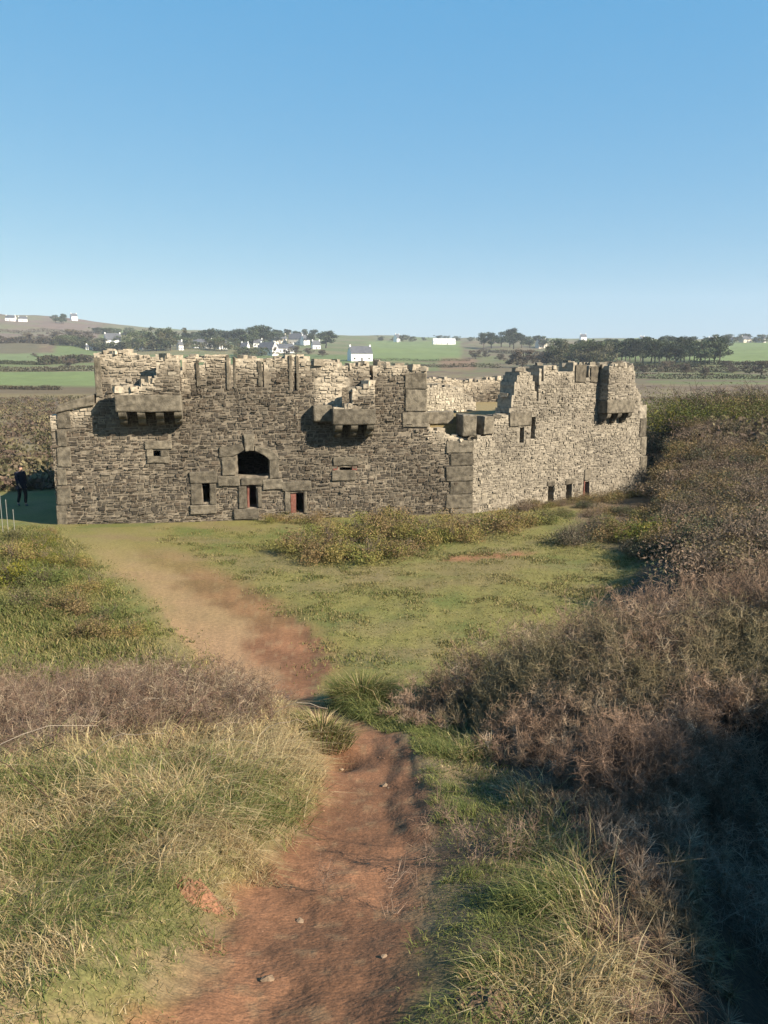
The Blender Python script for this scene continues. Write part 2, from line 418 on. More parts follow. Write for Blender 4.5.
def masonry(name, w, topf, holes, u0, u1, pal, side_in=True, cell=.13, jit=.03, pale=None, seed=0, extra=None, parent=fort, off0=0.0, thick=None, zlow=ZLOW, rag=.10, lens=(.08, .27)):
    rg = np.random.default_rng(seed)
    t = thick or w.t
    zmax = max(topf(np.linspace(u0, u1, 200))) + .3
    nu = max(2, int(round((u1 - u0) / cell))); nz = int((zmax - zlow) / cell) + 1
    ue = np.linspace(u0, u1, nu + 1); ze = zlow + np.arange(nz + 1) * cell
    uc = (ue[:-1] + ue[1:]) / 2; zc = (ze[:-1] + ze[1:]) / 2
    def inside(U, Z, grow=0.0):
        m = Z < topf(U) + (fbm(U * 3.1 + seed, U * 0 + 3.3, seed) - .5) * rag * 2
        for (a, b, lo, hi) in holes:
            m &= ~((U > a - grow) & (U < b + grow) & (Z > lo - grow) & (Z < hi + grow))
        return m
    UC, ZC = np.meshgrid(uc, zc, indexing='ij')
    m = inside(UC, ZC)
    ac = Acc()
    U, Z = np.meshgrid(ue, ze, indexing='ij')
    # snap grid to holes a little by jitter only
    ju = U + (rg.random(U.shape) - .5) * jit; jz = Z + (rg.random(U.shape) - .5) * jit
    fo = off0 - .006 + (rg.random(U.shape) - .5) * .016; bo = off0 - t + (rg.random(U.shape) - .5) * .03
    vf = w.xyz(ju, jz, fo).reshape(-1, 3); vb = w.xyz(ju, jz, bo).reshape(-1, 3)
    nf = len(vf); K = nz + 1
    I, J = np.nonzero(m)
    idx = lambda i, j: i * K + j
    q = [np.stack([idx(I, J), idx(I + 1, J), idx(I + 1, J + 1), idx(I, J + 1)], -1),
         np.stack([idx(I, J), idx(I, J + 1), idx(I + 1, J + 1), idx(I + 1, J)], -1) + nf]
    mp = np.pad(m, 1)
    for di, dj, a, b in ((-1, 0, (0, 0), (0, 1)), (1, 0, (1, 1), (1, 0)), (0, -1, (1, 0), (0, 0)), (0, 1, (0, 1), (1, 1))):
        ed = m & ~mp[1 + di:1 + di + m.shape[0], 1 + dj:1 + dj + m.shape[1]]
        i, j = np.nonzero(ed)
        p, r_ = idx(i + a[0], j + a[1]), idx(i + b[0], j + b[1])
        q.append(np.stack([p, r_, r_ + nf, p + nf], -1))
    Uf = np.concatenate([U.ravel(), U.ravel()]); Zf = np.concatenate([Z.ravel(), Z.ravel()])
    mort = np.array(pal['mortar'])
    tn = topf(Uf) - Zf
    mc = mort * (.8 + .5 * rg.random(len(Uf)))[:, None] * (.6 + .8 * fbm(Uf * .45, Zf * .7, seed + 13))[:, None]
    pm = sstep(.5, .12, tn + (fbm(Uf * 2, Zf * 2, seed + 5) - .5) * .5)
    if pale is not None: pm = np.maximum(pm, pale(Uf, Zf))
    mc = mix(mc, np.array(pal['pale']) * (.85 + .3 * rg.random(len(Uf)))[:, None], pm)
    ac.add(np.vstack([vf, vb]), np.concatenate(q), None, mc)
    # stones, course by course
    S = []
    z = zlow + .02
    while z < zmax:
        h = rg.choice([rg.uniform(.055, .08), rg.uniform(.07, .11), rg.uniform(.09, .15)])
        u = u0 - rg.random() * .2
        while u < u1:
            l = rg.uniform(*lens) * (1 if rg.random() < .8 else 1.5)
            if h > .12 and rg.random() < .35:
                k = h * rg.uniform(.35, .65)
                S.append((u + .007, min(u + l - .01, u1), z + .006, z + k - .006)); S.append((u + .007, min(u + l * rg.uniform(.6, 1) - .01, u1), z + k + .006, z + h - .006))
            else:
                e1, e2 = rg.normal(0, .011, 2)
                S.append((u + .007, min(u + l - .011, u1), z + .006 + e1, z + h - .008 + e2))
            u += l
        z += h
    S = np.array(S) + np.array([.006, -.006, .004, -.004])
    S = S[S[:, 3] - S[:, 2] > .022]
    S[:, 0] = np.maximum(S[:, 0], u0)
    S = S[S[:, 1] - S[:, 0] > .05]
    # gentle waviness of the courses
    wv = (fbm(S[:, 0] * .35, S[:, 2] * .8, seed + 9) - .5) * .22
    S[:, 2] += wv; S[:, 3] += wv
    for face in ((1, -1) if side_in else (1,)):
        s = S[rg.random(len(S)) > .03]
        uc_, zc_ = (s[:, 0] + s[:, 1]) / 2, (s[:, 2] + s[:, 3]) / 2
        k = inside(uc_, zc_, .05) & inside(s[:, 0], zc_, .0) & inside(s[:, 1], zc_, .0)
        s = s[k]; uc_ = uc_[k]; zc_ = zc_[k]; n = len(s)
        if n == 0: continue
        pr = rg.gamma(1.8, .009, n) * pal.get('relief', 1) + .004
        b = .009
        cu = np.stack([s[:, 0], s[:, 1], s[:, 1], s[:, 0]], 1); cz = np.stack([s[:, 2], s[:, 2], s[:, 3], s[:, 3]], 1)
        sg = np.array([1, -1, -1, 1]) * b; sz = np.array([1, 1, -1, -1]) * b
        fu = cu + sg + (rg.random((n, 4)) - .5) * .03; fz = cz + sz + (rg.random((n, 4)) - .5) * .03
        of = pr[:, None] + (rg.random((n, 4)) - .5) * .02
        if face == 1:
            v0 = w.xyz(cu, cz, np.full_like(cu, off0 - .06)); v1 = w.xyz(fu, fz, off0 + of)
        else:
            v0 = w.xyz(cu, cz, np.full_like(cu, off0 - t + .05)); v1 = w.xyz(fu, fz, off0 - t - of)
        vv = np.concatenate([v0, v1], 1).reshape(-1, 3)
        bi = np.arange(n)[:, None] * 8
        qs = [bi + np.array([[4, 5, 6, 7]])] + [bi + np.array([[a, (a + 1) % 4, 4 + (a + 1) % 4, 4 + a]]) for a in range(4)]
        qs = np.concatenate(qs)
        if face == -1: qs = qs[:, ::-1]
        pick = rg.random(n); st = np.array(pal['stones'])
        ix = (rg.random(n) * len(st)).astype(int)
        cs = st[ix] * rg.uniform(.78, 1.22, n)[:, None]
        big = fbm(uc_ * .45, zc_ * .7, seed + 13)
        cs = cs * (.6 + .8 * big)[:, None]
        tn = topf(uc_) - zc_
        pm = sstep(.75, .15, tn + (fbm(uc_ * 1.5, zc_ * 1.5, seed + 3) - .5) * 1.1) * .85
        if pale is not None: pm = np.maximum(pm, pale(uc_, zc_))
        cs = mix(cs, np.array(pal['pale']) * rg.uniform(.75, 1.1, n)[:, None], pm)
        ac.add(vv, qs, None, np.repeat(cs, 8, 0))
    # loose rubble lying along the broken top
    nl = int((u1 - u0) * 7)
    us = rg.uniform(u0 + .05, u1 - .05, nl); tz = topf(us)
    ok = ~((us < 1.5) & (tz < -1.2)) if (w is WF) else np.ones(nl, bool)
    for (a, b, lo, hi) in holes: ok &= ~((us > a - .1) & (us < b + .1) & (tz < hi + .1) & (tz > lo - .1))
    for u, tz_ in zip(us[ok], tz[ok]):
        sx, sy, sz = rg.uniform(.08, .22), rg.uniform(.08, .2), rg.uniform(.05, .12)
        cub = np.array([[x, y, z_] for z_ in (-1, 1) for x, y in ((-1, -1), (1, -1), (1, 1), (-1, 1))], float) * [sx, sy, sz]
        cub = cub * rg.uniform(.8, 1.1, cub.shape)
        a = rg.uniform(0, 3); Rm = np.array([[math.cos(a), -math.sin(a), 0], [math.sin(a), math.cos(a), 0], [0, 0, 1]])
        cub = cub @ Rm.T + w.xyz(u, tz_ + rg.uniform(-.06, .07), off0 - rg.uniform(.1, t - .1))
        q8 = np.array([[0, 3, 2, 1], [4, 5, 6, 7], [0, 1, 5, 4], [1, 2, 6, 5], [2, 3, 7, 6], [3, 0, 4, 7]])
        ac.add(cub, q8, None, np.array(pal['pale']) * rg.uniform(.6, 1.05))
    me = ac.mesh(name, False, FORT0)
    return link(name, me, M_STONE, parent)

def block(name, w, u0, u1, z0, z1, o0, o1, parent=fort, mat=M_GRANITE, jit=.03, bev=.03, shape=None, seed=None, slope=0.0):
    rg = np.random.default_rng(seed if seed is not None else int(abs(u0 * 977 + z0 * 331 + o1 * 77)) + 1)
    bm = bmesh.new()
    vs = []
    pts = [(u0, z0), (u1, z0), (u1, z1), (u0, z1)] if shape is None else shape
    for off in (o1, o0):
        for (u, z) in pts:
            zz = z
            vs.append(bm.verts.new(w.xyz(u + (rg.random() - .5) * jit, zz + (rg.random() - .5) * jit, off + (rg.random() - .5) * jit) - FORT0))
    n = len(pts)
    bm.faces.new(vs[:n]); bm.faces.new(list(reversed(vs[n:])))
    for i in range(n):
        j = (i + 1) % n
        bm.faces.new([vs[j], vs[i], vs[n + i], vs[n + j]])
    bmesh.ops.recalc_face_normals(bm, faces=bm.faces)
    bmesh.ops.bevel(bm, geom=bm.edges[:], offset=bev, segments=2, affect='EDGES', profile=.6)
    bmesh.ops.subdivide_edges(bm, edges=[e for e in bm.edges if e.calc_length() > .12], cuts=3, use_grid_fill=True)
    vv = np.array([v.co for v in bm.verts]); sd_ = rg.random() * 50
    for ax in range(3):
        nz_ = (fbm(vv[:, (ax + 1) % 3] * 7 + sd_, vv[:, (ax + 2) % 3] * 7 + vv[:, ax] * 3, ax) - .5) * .045
        for v, k in zip(bm.verts, nz_): v.co[ax] += k
    me = bpy.data.meshes.new(name); bm.to_mesh(me); bm.free()
    o = link(name, me, mat, parent)
    return o

def pblock(name, w, x0, x1, y0, y1, o0=-.3, o1=.05, **k):
    u0, u1, z0, z1 = rect(w, x0, x1, y0, y1)
    return block(name, w, u0, u1, z0, z1, o0, o1, **k)

def pshape(w, pts): return [w.uz(x, y) for x, y in pts]

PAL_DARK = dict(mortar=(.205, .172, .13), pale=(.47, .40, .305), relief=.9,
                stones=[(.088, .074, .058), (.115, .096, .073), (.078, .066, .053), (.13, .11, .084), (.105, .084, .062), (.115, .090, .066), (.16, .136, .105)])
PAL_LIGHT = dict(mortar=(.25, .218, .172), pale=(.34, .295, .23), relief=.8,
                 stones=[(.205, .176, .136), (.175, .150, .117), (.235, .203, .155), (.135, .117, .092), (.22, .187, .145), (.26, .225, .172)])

# front wall profile -------------------------------------------------
fu, fz = prof(WF, [(40, 415), (58, 414), (94, 404), (95.5, 404), (96, 355), (112, 353), (126, 352), (131, 357), (150, 358), (158, 357), (164, 354), (178, 357), (198, 358), (215, 354), (228, 357), (262, 361), (280, 360), (288, 355), (296, 356), (308, 361), (324, 362),
                   (341, 362), (342, 366), (350, 365), (371, 363), (374, 364), (404, 367), (425, 369), (426.5, 372), (427, 425), (440, 432), (455, 439), (471, 441), (490, 441)])
f_top = lambda u: np.interp(u, fu, fz)
slits = [(178, 182, 350, 376), (199.5, 203.5, 362, 381), (229.5, 233, 350, 388), (262, 265, 362, 386), (292, 295.5, 372, 390), (371, 374.5, 355, 384)]
holesF = [rect(WF, *s) for s in slits]
open_arch = rect(WF, 236, 269, 449, 478)
win_a = rect(WF, 201.5, 210, 483, 504); win_b = rect(WF, 247, 258, 485, 508); win_c = rect(WF, 290, 304, 491, 513)
loop_a = rect(WF, 153, 160, 449, 456); loop_b = rect(WF, 338, 352, 466, 470)
gap_b = rect(WF, 341, 352, 386, 409)
holesF += [open_arch, win_a, win_b, win_c, loop_a, loop_b, gap_b]
def paleF(u, z):
    c1 = WF.uz(333, 385); c2 = WF.uz(168, 368); c3 = WF.uz(128, 372); c4 = WF.uz(420, 380)
    p = 1.0 * sstep(1.2, .75, np.hypot((u - c1[0]) / .62, (z - c1[1]) / 1.2) + (fbm(u * 3, z * 3, 88) - .5) * .6)
    p = np.maximum(p, 1.0 * sstep(1.25, .75, np.hypot((u - c2[0]) / .8, (z - c2[1]) / .9) + (fbm(u * 3, z * 3, 89) - .5) * .9))
    p = np.maximum(p, .6 * sstep(1.2, .6, np.hypot((u - c3[0]) / 1.0, (z - c3[1]) / .7) + (fbm(u * 3, z * 3, 90) - .5) * 1.2))
    return p
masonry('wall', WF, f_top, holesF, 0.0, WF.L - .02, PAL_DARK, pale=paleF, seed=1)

# right wing ----------------------------------------------------------
ru, rz = prof(WR, [(460, 441), (471, 440), (492, 436), (494, 418), (508, 416), (510, 411), (513, 396), (515, 386), (517, 379), (521, 371), (529, 370), (533, 377), (535, 388), (538, 405), (539, 372), (546, 366), (557, 367), (558, 371), (573, 371), (574, 364), (583, 364), (587, 366), (601, 364), (606, 365), (634, 365), (635.5, 388), (640, 390), (641, 417), (650, 418)])
r_top = lambda u: np.interp(u, ru, rz)
holesR = [rect(WR, 541, 544.5, 368, 382), rect(WR, 586, 589.5, 360, 379), rect(WR, 601, 604.5, 360, 380), rect(WR, 559, 572, 355, 369),
          rect(WR, 548.5, 553.5, 486, 503), rect(WR, 566.5, 572, 484, 503), rect(WR, 584, 589, 480, 499), rect(WR, 519, 524, 428, 442), rect(WR, 531, 534.5, 418, 438)]
def paleR(u, z):
    return .45 * sstep(.45, .62, fbm(u * .8, z * 1.2, 61))
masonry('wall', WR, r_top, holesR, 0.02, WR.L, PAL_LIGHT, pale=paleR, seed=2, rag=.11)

# walls out of sight from the front, closing the plan
flat = lambda z0, amp, s: (lambda u: z0 + (fbm(np.asarray(u) * .9, np.asarray(u) * 0, s) - .5) * amp)
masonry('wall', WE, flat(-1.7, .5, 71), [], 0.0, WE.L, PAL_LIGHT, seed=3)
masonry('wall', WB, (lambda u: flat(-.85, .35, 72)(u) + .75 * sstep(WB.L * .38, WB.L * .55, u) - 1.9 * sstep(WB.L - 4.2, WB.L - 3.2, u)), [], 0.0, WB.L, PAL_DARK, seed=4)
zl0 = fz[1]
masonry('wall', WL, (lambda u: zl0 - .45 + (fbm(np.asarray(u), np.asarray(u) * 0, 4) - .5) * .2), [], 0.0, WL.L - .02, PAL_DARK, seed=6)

# terrace filling the upper storey (earth and straw grown over the vaults)
def poly_slab(name, pts, z0, z1, mat, col):
    ac = Acc(); n = len(pts)
    v = [(x, y, z1) for x, y in pts] + [(x, y, z0) for x, y in pts]
    cx = np.mean(pts, 0)
    v += [(cx[0], cx[1], z1), (cx[0], cx[1], z0)]
    q = [[(i + 1) % n, i, n + i, n + (i + 1) % n] for i in range(n)]
    t = [[i, (i + 1) % n, 2 * n] for i in range(n)] + [[n + (i + 1) % n, n + i, 2 * n + 1] for i in range(n)]
    ac.add(v, q, t, col)
    return link(name, ac.mesh(name, False, FORT0), mat, fort)
def inset(k):
    P = [np.array(p) for p in (A, C, E, FB, GB)]; c = sum(P) / 5
    return [tuple(p + (c - p) / np.hypot(*(c - p)) * k) for p in P]
poly_slab('terrace', inset(.9), -3.0, -2.05, M_GROUND, (.26, .20, .10))
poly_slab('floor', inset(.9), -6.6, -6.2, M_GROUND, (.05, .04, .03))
# inner wall stub seen through the breach
ia = np.array(at(424, 395, 33.2)[:2]); ib = np.array(at(476, 400, 36.0)[:2])
WI = Wall(ia, ib, .6)
iu, iz = prof(WI, [(415, 386), (424, 386), (440, 387), (462, 388), (464, 396), (474, 400), (478, 409), (490, 412)])
masonry('inner_wall', WI, lambda u: np.interp(u, iu, iz), [], 0, WI.L, dict(PAL_LIGHT, stones=[(.40, .35, .27), (.33, .29, .22), (.45, .40, .31)]), seed=8, zlow=-2.3)

# quoins ----------------------------------------------------------------
ys = [410, 429, 447, 467, 486, 505, 526]
for i in range(6):
    wdt = 71 if i % 2 == 0 else 67
    pblock('quoin', WF, 57.0, wdt, ys[i] + .6, ys[i + 1] - .4, -.6, .045, seed=20 + i)
ys = [440, 453, 466, 481, 494, 508, 522]
for i in range(6):
    u0, u1, z0, z1 = rect(WF, 450 if i % 2 else 446, 471.4, ys[i] + .5, ys[i + 1] - .3)
    block('quoin', WF, u0, WF.L + .05, z0, z1, -.75, .05, seed=40 + i)
pblock('quoin', WF, 95, 102, 357, 396, -.55, .04)
for a, b in ((373, 389), (389.5, 411)): pblock('quoin', WF, 405, 426.5, a, b, -.5, .05)
pblock('quoin', WF, 402.5, 428.5, 412, 427, -.5, .06)
# sloping coping at the low corner
block('coping', WF, 0, 0, WF.uz(58, 404)[1], 0, -.75, .10, shape=pshape(WF, [(55, 412.5), (94.5, 404.5), (94.5, 394), (57, 405.5)]))
# great corner block and shelf over the breach
u0, u1, z0, z1 = rect(WF, 462, 471.4, 415, 436)
block('corner_block', WF, u0, WF.L + .12, z0, z1, -.95, .12, bev=.05)
u0, u1, z0, z1 = rect(WF, 428, 459, 413, 425)
block('shelf_stone', WF, u0, u1, z0, z1 , -1.5, -.7, bev=.04)
pblock('corner_block', WR, 484, 493, 416, 434, -.5, .03)
pblock('shelf_stone', WR, 509, 531, 412, 426, -.5, .06)
for i, (a, b) in enumerate(((418, 436), (437, 455), (456, 474), (475, 495))):
    pblock('quoin', WR, 640.5 if i % 2 else 639.5, 646, a, b, -.5, .05)

# parapet loopholes: upright dressed stones beside each slit
for (x0, x1, y0, y1) in ((196, 199.3, 362, 386), (226.5, 229.3, 355, 390), (258, 261.8, 361, 386), (289, 291.8, 355, 392), (296, 298.5, 356, 390), (233.4, 236, 357, 388)):
    pblock('loophole_stone', WF, x0, x1, y0, y1, -.5, .05, bev=.02)
for (x0, x1, y0, y1) in ((575, 585.5, 365, 382), (590, 600, 366, 382)):
    pblock('loophole_stone', WR, x0, x1, y0, y1, -.5, .045, bev=.02)

# window dressings
def window(lint, jambs, sill, bricks=()):
    p = None
    for i, j in enumerate(jambs):
        o = pblock('jamb', WF, *j, o0=-.5, o1=.05)
        if p is None:
            o.name = 'window_surround'; p = o
        else:
            o.parent = p
    if lint: pblock('lintel', WF, *lint, o0=-.5, o1=.07, parent=p)
    if sill: pblock('sill', WF, *sill, o0=-.5, o1=.09, parent=p)
    for b in bricks: pblock('brick_jamb', WF, *b, o0=-.62, o1=-.06, parent=p, mat=M_BRICK, bev=.01)
window((189.5, 217.5, 471.5, 483), [(191, 201.8, 483.5, 504.5), (209.6, 216.5, 483.5, 504.5)], (190, 217, 505, 513.5))
window(None, [(239, 247, 486, 508), (257.6, 261.5, 487, 507)], (234, 259, 508.5, 519), [(247.2, 249.5, 486, 508)])
window((282, 311.5, 481, 491), [(285, 290.3, 491.5, 513), (303.8, 307, 491.5, 513)], None, [(290.6, 296, 492, 513)])
# arched opening
arch = pblock('jamb', WF, 222, 235.8, 457, 475.5, -.6, .06); arch.name = 'arched_opening'
pblock('jamb', WF, 269.2, 279, 459, 478.5, -.6, .06, parent=arch)
block('keystone', WF, 0, 1, WF.uz(248, 440)[1], 0, -.5, .1, parent=arch, shape=pshape(WF, [(245, 450.5), (254, 450.5), (255, 434), (243, 434)]))
for sh in ([(219, 457), (233, 456), (244.5, 450), (242.5, 443), (231, 445), (219, 447)], [(254.5, 450.5), (263, 455), (270, 459.5), (281, 459), (272, 449.5), (255.2, 445.5)]):
    block('voussoir', WF, sh[0][0] / 100, 1, WF.uz(*sh[0])[1], 0, -.5, .07, parent=arch, shape=pshape(WF, sh), bev=.02)
for r4 in ((218, 240, 476, 485.5), (262.5, 282.5, 479, 489.5), (241, 262, 477.8, 485)):
    pblock('sill', WF, *r4, o0=-.5, o1=.08, parent=arch)
# small loopholes under the bartizans
for (lt, sl, jb) in (((145, 172, 441, 449), (147, 170, 456.3, 463), [(146.5, 152.8, 449.4, 456), (160.3, 169, 449.4, 456)]),
                     ((333, 358, 457, 465.6), (332, 356, 470.4, 480), [])):
    o = pblock('lintel', WF, *lt, o0=-.4, o1=.06); o.name = 'loophole_surround'
    pblock('sill', WF, *sl, o0=-.4, o1=.06, parent=o)
    for j in jb: pblock('jamb', WF, *j, o0=-.4, o1=.04, parent=o)
pblock('brick_jamb', WF, 333, 338, 466, 470.2, -.5, .02, mat=M_BRICK, bev=.01)
pblock('brick_jamb', WF, 352.2, 357, 466, 470.2, -.5, .02, mat=M_BRICK, bev=.01)
for r4 in ((584, 590.5, 469, 480), (547, 555, 481, 486), (565.5, 573, 479, 484)):
    pblock('lintel', WR, *r4, o0=-.4, o1=.04)
pblock('brick_jamb', WR, 583.2, 584.6, 481, 498, -.5, .02, mat=M_BRICK, bev=.01)

# bartizans -------------------------------------------------------------
def bartizan(w, x0, x1, ybase, yslab, p, top, corb, pal, seed, split=None):
    u0, z0 = w.uz(x0, ybase, p); u1, _ = w.uz(x1, ybase, p); _, z1 = w.uz((x0 + x1) / 2, yslab, p)
    # front face wall of the box
    front = Wall(w.xyz(u0, 0, p)[:2], w.xyz(u1, 0, p)[:2], .34)
    bu, bz = prof(front, top)
    o = masonry('bartizan', front, lambda u: np.interp(u, bu, bz), [], 0, front.L, pal, seed=seed, zlow=z1 - .02, lens=(.14, .32), cell=.075, rag=.05)
    hl, hr = float(np.interp(0, bu, bz)), float(np.interp(front.L, bu, bz))
    for (ua, h) in ((u0, hl), (u1 - .34, hr)):
        if h < z1 + .45: continue
        side = Wall(w.xyz(ua + .34, 0, p - .34)[:2], w.xyz(ua + .34, 0, -.02)[:2], .34)
        masonry('side_wall', side, (lambda u, h=h: h + .25 * u + 0 * np.asarray(u)), [], 0, side.L, pal, seed=seed + 3, zlow=z1 - .02, parent=o, lens=(.14, .32))
    us = split or [(0, 1)]
    for a, b in us:
        block('slab', w, u0 + (u1 - u0) * a - .04, u0 + (u1 - u0) * b + .04, z0, z1, -.3, p + .04, parent=o, bev=.05)
    for cx in corb:
        uc = u0 + (u1 - u0) * cx
        zt = z0 - .004
        for k, (dz, pp) in enumerate(((.25, p + .0), (.22, p - .3))):
            if pp < .1: continue
            # rounded nose corbels, two courses
            b = bmesh.new(); n = 7; vs = []
            for s in (-.13, .13):
                ring = [(-.3, zt), (pp, zt)] + [(pp - dz * (1 - math.cos(t_)) , zt - dz * math.sin(t_)) for t_ in np.linspace(.3, math.pi / 2, n)] + [(-.3, zt - dz)]
                vs.append([b.verts.new(w.xyz(uc + s, z, of) - FORT0) for of, z in ring])
            m_ = len(vs[0])
            b.faces.new(vs[0]); b.faces.new(list(reversed(vs[1])))
            for i in range(m_):
                j = (i + 1) % m_
                b.faces.new([vs[0][j], vs[0][i], vs[1][i], vs[1][j]])
            bmesh.ops.recalc_face_normals(b, faces=b.faces)
            me = bpy.data.meshes.new('corbel'); b.to_mesh(me); b.free()
            link('corbel', me, M_GRANITE, o)
            zt -= dz + .004
    return o
bartizan(WF, 117, 181, 412, 395, .8, [(110, 388), (118, 388), (139, 390), (141, 382), (155, 380), (157, 362), (164, 357), (179, 359), (185, 360)], (.08, .37, .66, .95), dict(PAL_DARK, stones=PAL_DARK['stones'] + [(.3, .26, .2), (.26, .22, .17)]), 31)
o = bartizan(WF, 334, 375, 425, 409, .8, [(330, 404), (335, 408), (351, 407), (353, 389), (362, 386), (375, 385), (380, 385)], (.12, .5, .9), dict(PAL_DARK, stones=PAL_DARK['stones'] + [(.28, .24, .19)]), 35)
pblock('slab', WF, 312, 331, 405, 421, -.3, .42, parent=o, bev=.06)
bartizan(WR, 607, 633, 414, 400, .5, [(600, 366), (609, 366), (616, 364), (626, 363), (636, 372), (642, 372)], (.1, .5, .9), PAL_LIGHT, 37)

# ------------------------------------------------------------------ plants: blade and twig generators
def blades(P, h, w, lean, col, az=None, curl=.5, rg=rng):
    n = len(P)
    a = rg.uniform(0, 2 * np.pi, n) if az is None else az
    d = np.stack([np.cos(a), np.sin(a), 0 * a], 1)
    f = rg.uniform(0, 2 * np.pi, n); s = np.stack([np.cos(f), np.sin(f), 0 * f], 1) * (w / 2)[:, None]
    up = np.array([0, 0, 1.0])
    mid = P + d * (h * lean * .35)[:, None] + up * (h * .55)[:, None]
    tip = P + d * (h * lean)[:, None] + up * (h * (1 - curl * np.minimum(lean, 1.2) * .5))[:, None]
    v = np.stack([P - s, P + s, mid + s * .75, mid - s * .75, tip], 1).reshape(-1, 3)
    b = np.arange(n)[:, None] * 5
    return v, b + np.array([[0, 1, 2, 3]]), b + np.array([[3, 2, 4]]), np.repeat(col, 5, 0)

def tubes(P, r, col):
    """P (n,k,3) polylines, r (n,k) radii -> triangular tubes"""
    n, k, _ = P.shape
    T = np.gradient(P, axis=1); T /= np.linalg.norm(T, axis=2, keepdims=True) + 1e-9
    ref = np.where(np.abs(T[..., 2:3]) > .9, np.array([1., 0, 0]), np.array([0, 0, 1.]))
    s = np.cross(T, ref); s /= np.linalg.norm(s, axis=2, keepdims=True) + 1e-9
    t = np.cross(T, s)
    ang = np.array([0, 2 * np.pi / 3, 4 * np.pi / 3])
    v = P[:, :, None, :] + r[:, :, None, None] * (s[:, :, None, :] * np.cos(ang)[None, None, :, None] + t[:, :, None, :] * np.sin(ang)[None, None, :, None])
    b = (np.arange(n)[:, None, None] * k + np.arange(k - 1)[None, :, None]) * 3
    j = np.arange(3)[None, None, :]; j2 = (j + 1) % 3
    q = np.stack([b + j, b + j2, b + 3 + j2, b + 3 + j], -1).reshape(-1, 4)
    return v.reshape(-1, 3), q, np.repeat(col, k * 3, 0)

def twigs(B, h, spread, col, kids=5, r0=.006, rg=rng, k=5, zig=.12, lean=None, sub=0, subl=(.04, .11)):
    """bushy stems from base points B; kids side twigs on each"""
    n = len(B)
    a = rg.uniform(0, 2 * np.pi, n)
    t = np.linspace(0, 1, k)
    out = spread * h * rg.uniform(.2, 1, n)
    P = B[:, None, :] + np.stack([np.cos(a) * out, np.sin(a) * out, 0 * a], 1)[:, None, :] * (t ** 1.4)[None, :, None]
    P[:, :, 2] += h[:, None] * t[None, :]
    if lean is not None: P += np.asarray(lean)[None, None, :] * (t ** 1.5)[None, :, None] * h[:, None, None]
    P += rg.normal(0, 1, P.shape) * (zig * h * .5)[:, None, None] * np.minimum(t * 3, 1)[None, :, None]
    r0 = np.broadcast_to(np.asarray(r0, float), (n,))
    rr = r0[:, None] * (1 - .75 * t)[None, :] * rg.uniform(.7, 1.4, n)[:, None]
    res = [tubes(P, rr, col)]
    m = n * kids
    i = np.repeat(np.arange(n), kids); tt_ = rg.uniform(.15, 1, m) * (k - 1.001)
    lo = tt_.astype(int); fr = (tt_ - lo)[:, None]
    S = P[i, lo] * (1 - fr) + P[i, lo + 1] * fr
    L = h[i] * rg.uniform(.08, .32, m)
    d = rg.normal(0, 1, (m, 3)); d[:, 2] = np.abs(d[:, 2]) * .8 + .15; d /= np.linalg.norm(d, axis=1, keepdims=True)
    tk = np.linspace(0, 1, 4)
    Q = S[:, None, :] + d[:, None, :] * (L[:, None] * tk[None, :])[..., None] + rg.normal(0, 1, (m, 4, 3)) * (L * .1)[:, None, None] * tk[None, :, None]
    ck = col[i] * rg.uniform(.7, 1.4, m)[:, None]; rk = r0[i] * .5
    res.append(tubes(Q, rk[:, None] * (1 - .6 * tk)[None, :], ck))
    if sub:
        i2 = np.repeat(np.arange(m), sub); m2 = len(i2); f = rg.uniform(.2, 1, m2) * 2.999; lo = f.astype(int); fr = (f - lo)[:, None]
        S2 = Q[i2, lo] * (1 - fr) + Q[i2, lo + 1] * fr
        d2 = rg.normal(0, 1, (m2, 3)) + [0, 0, .35]; d2 /= np.linalg.norm(d2, axis=1, keepdims=True)
        E2 = S2 + d2 * rg.uniform(*subl, m2)[:, None]
        res.append(tubes(np.stack([S2, E2], 1), rk[i2][:, None] * np.array([[.75, .35]]), ck[i2] * rg.uniform(.8, 1.4, m2)[:, None]))
    return res

def scatter(x0, x1, y0, y1, dens, keep):
    n = int((x1 - x0) * (y1 - y0) * dens)
    x = rng.uniform(x0, x1, n); y = rng.uniform(y0, y1, n)
    k = (keep(x, y) > rng.random(n)) & (np.abs(x) < .58 * y + 1.3)
    x, y = x[k], y[k]
    return np.stack([x, y, ground(x, y) - .01], 1)

def pick(cols, n, wts=None):
    cols = np.array(cols); i = rng.choice(len(cols), n, p=wts)
    return cols[i] * rng.uniform(.65, 1.35, n)[:, None]

def dpath(x, y): return np.abs(x - path_c(y)) - path_w(y)
STR = [(.44, .335, .175), (.54, .43, .25), (.37, .27, .135), (.30, .205, .105), (.41, .34, .155)]
GRN = [(.13, .15, .04), (.175, .185, .058), (.095, .125, .032), (.24, .23, .08)]

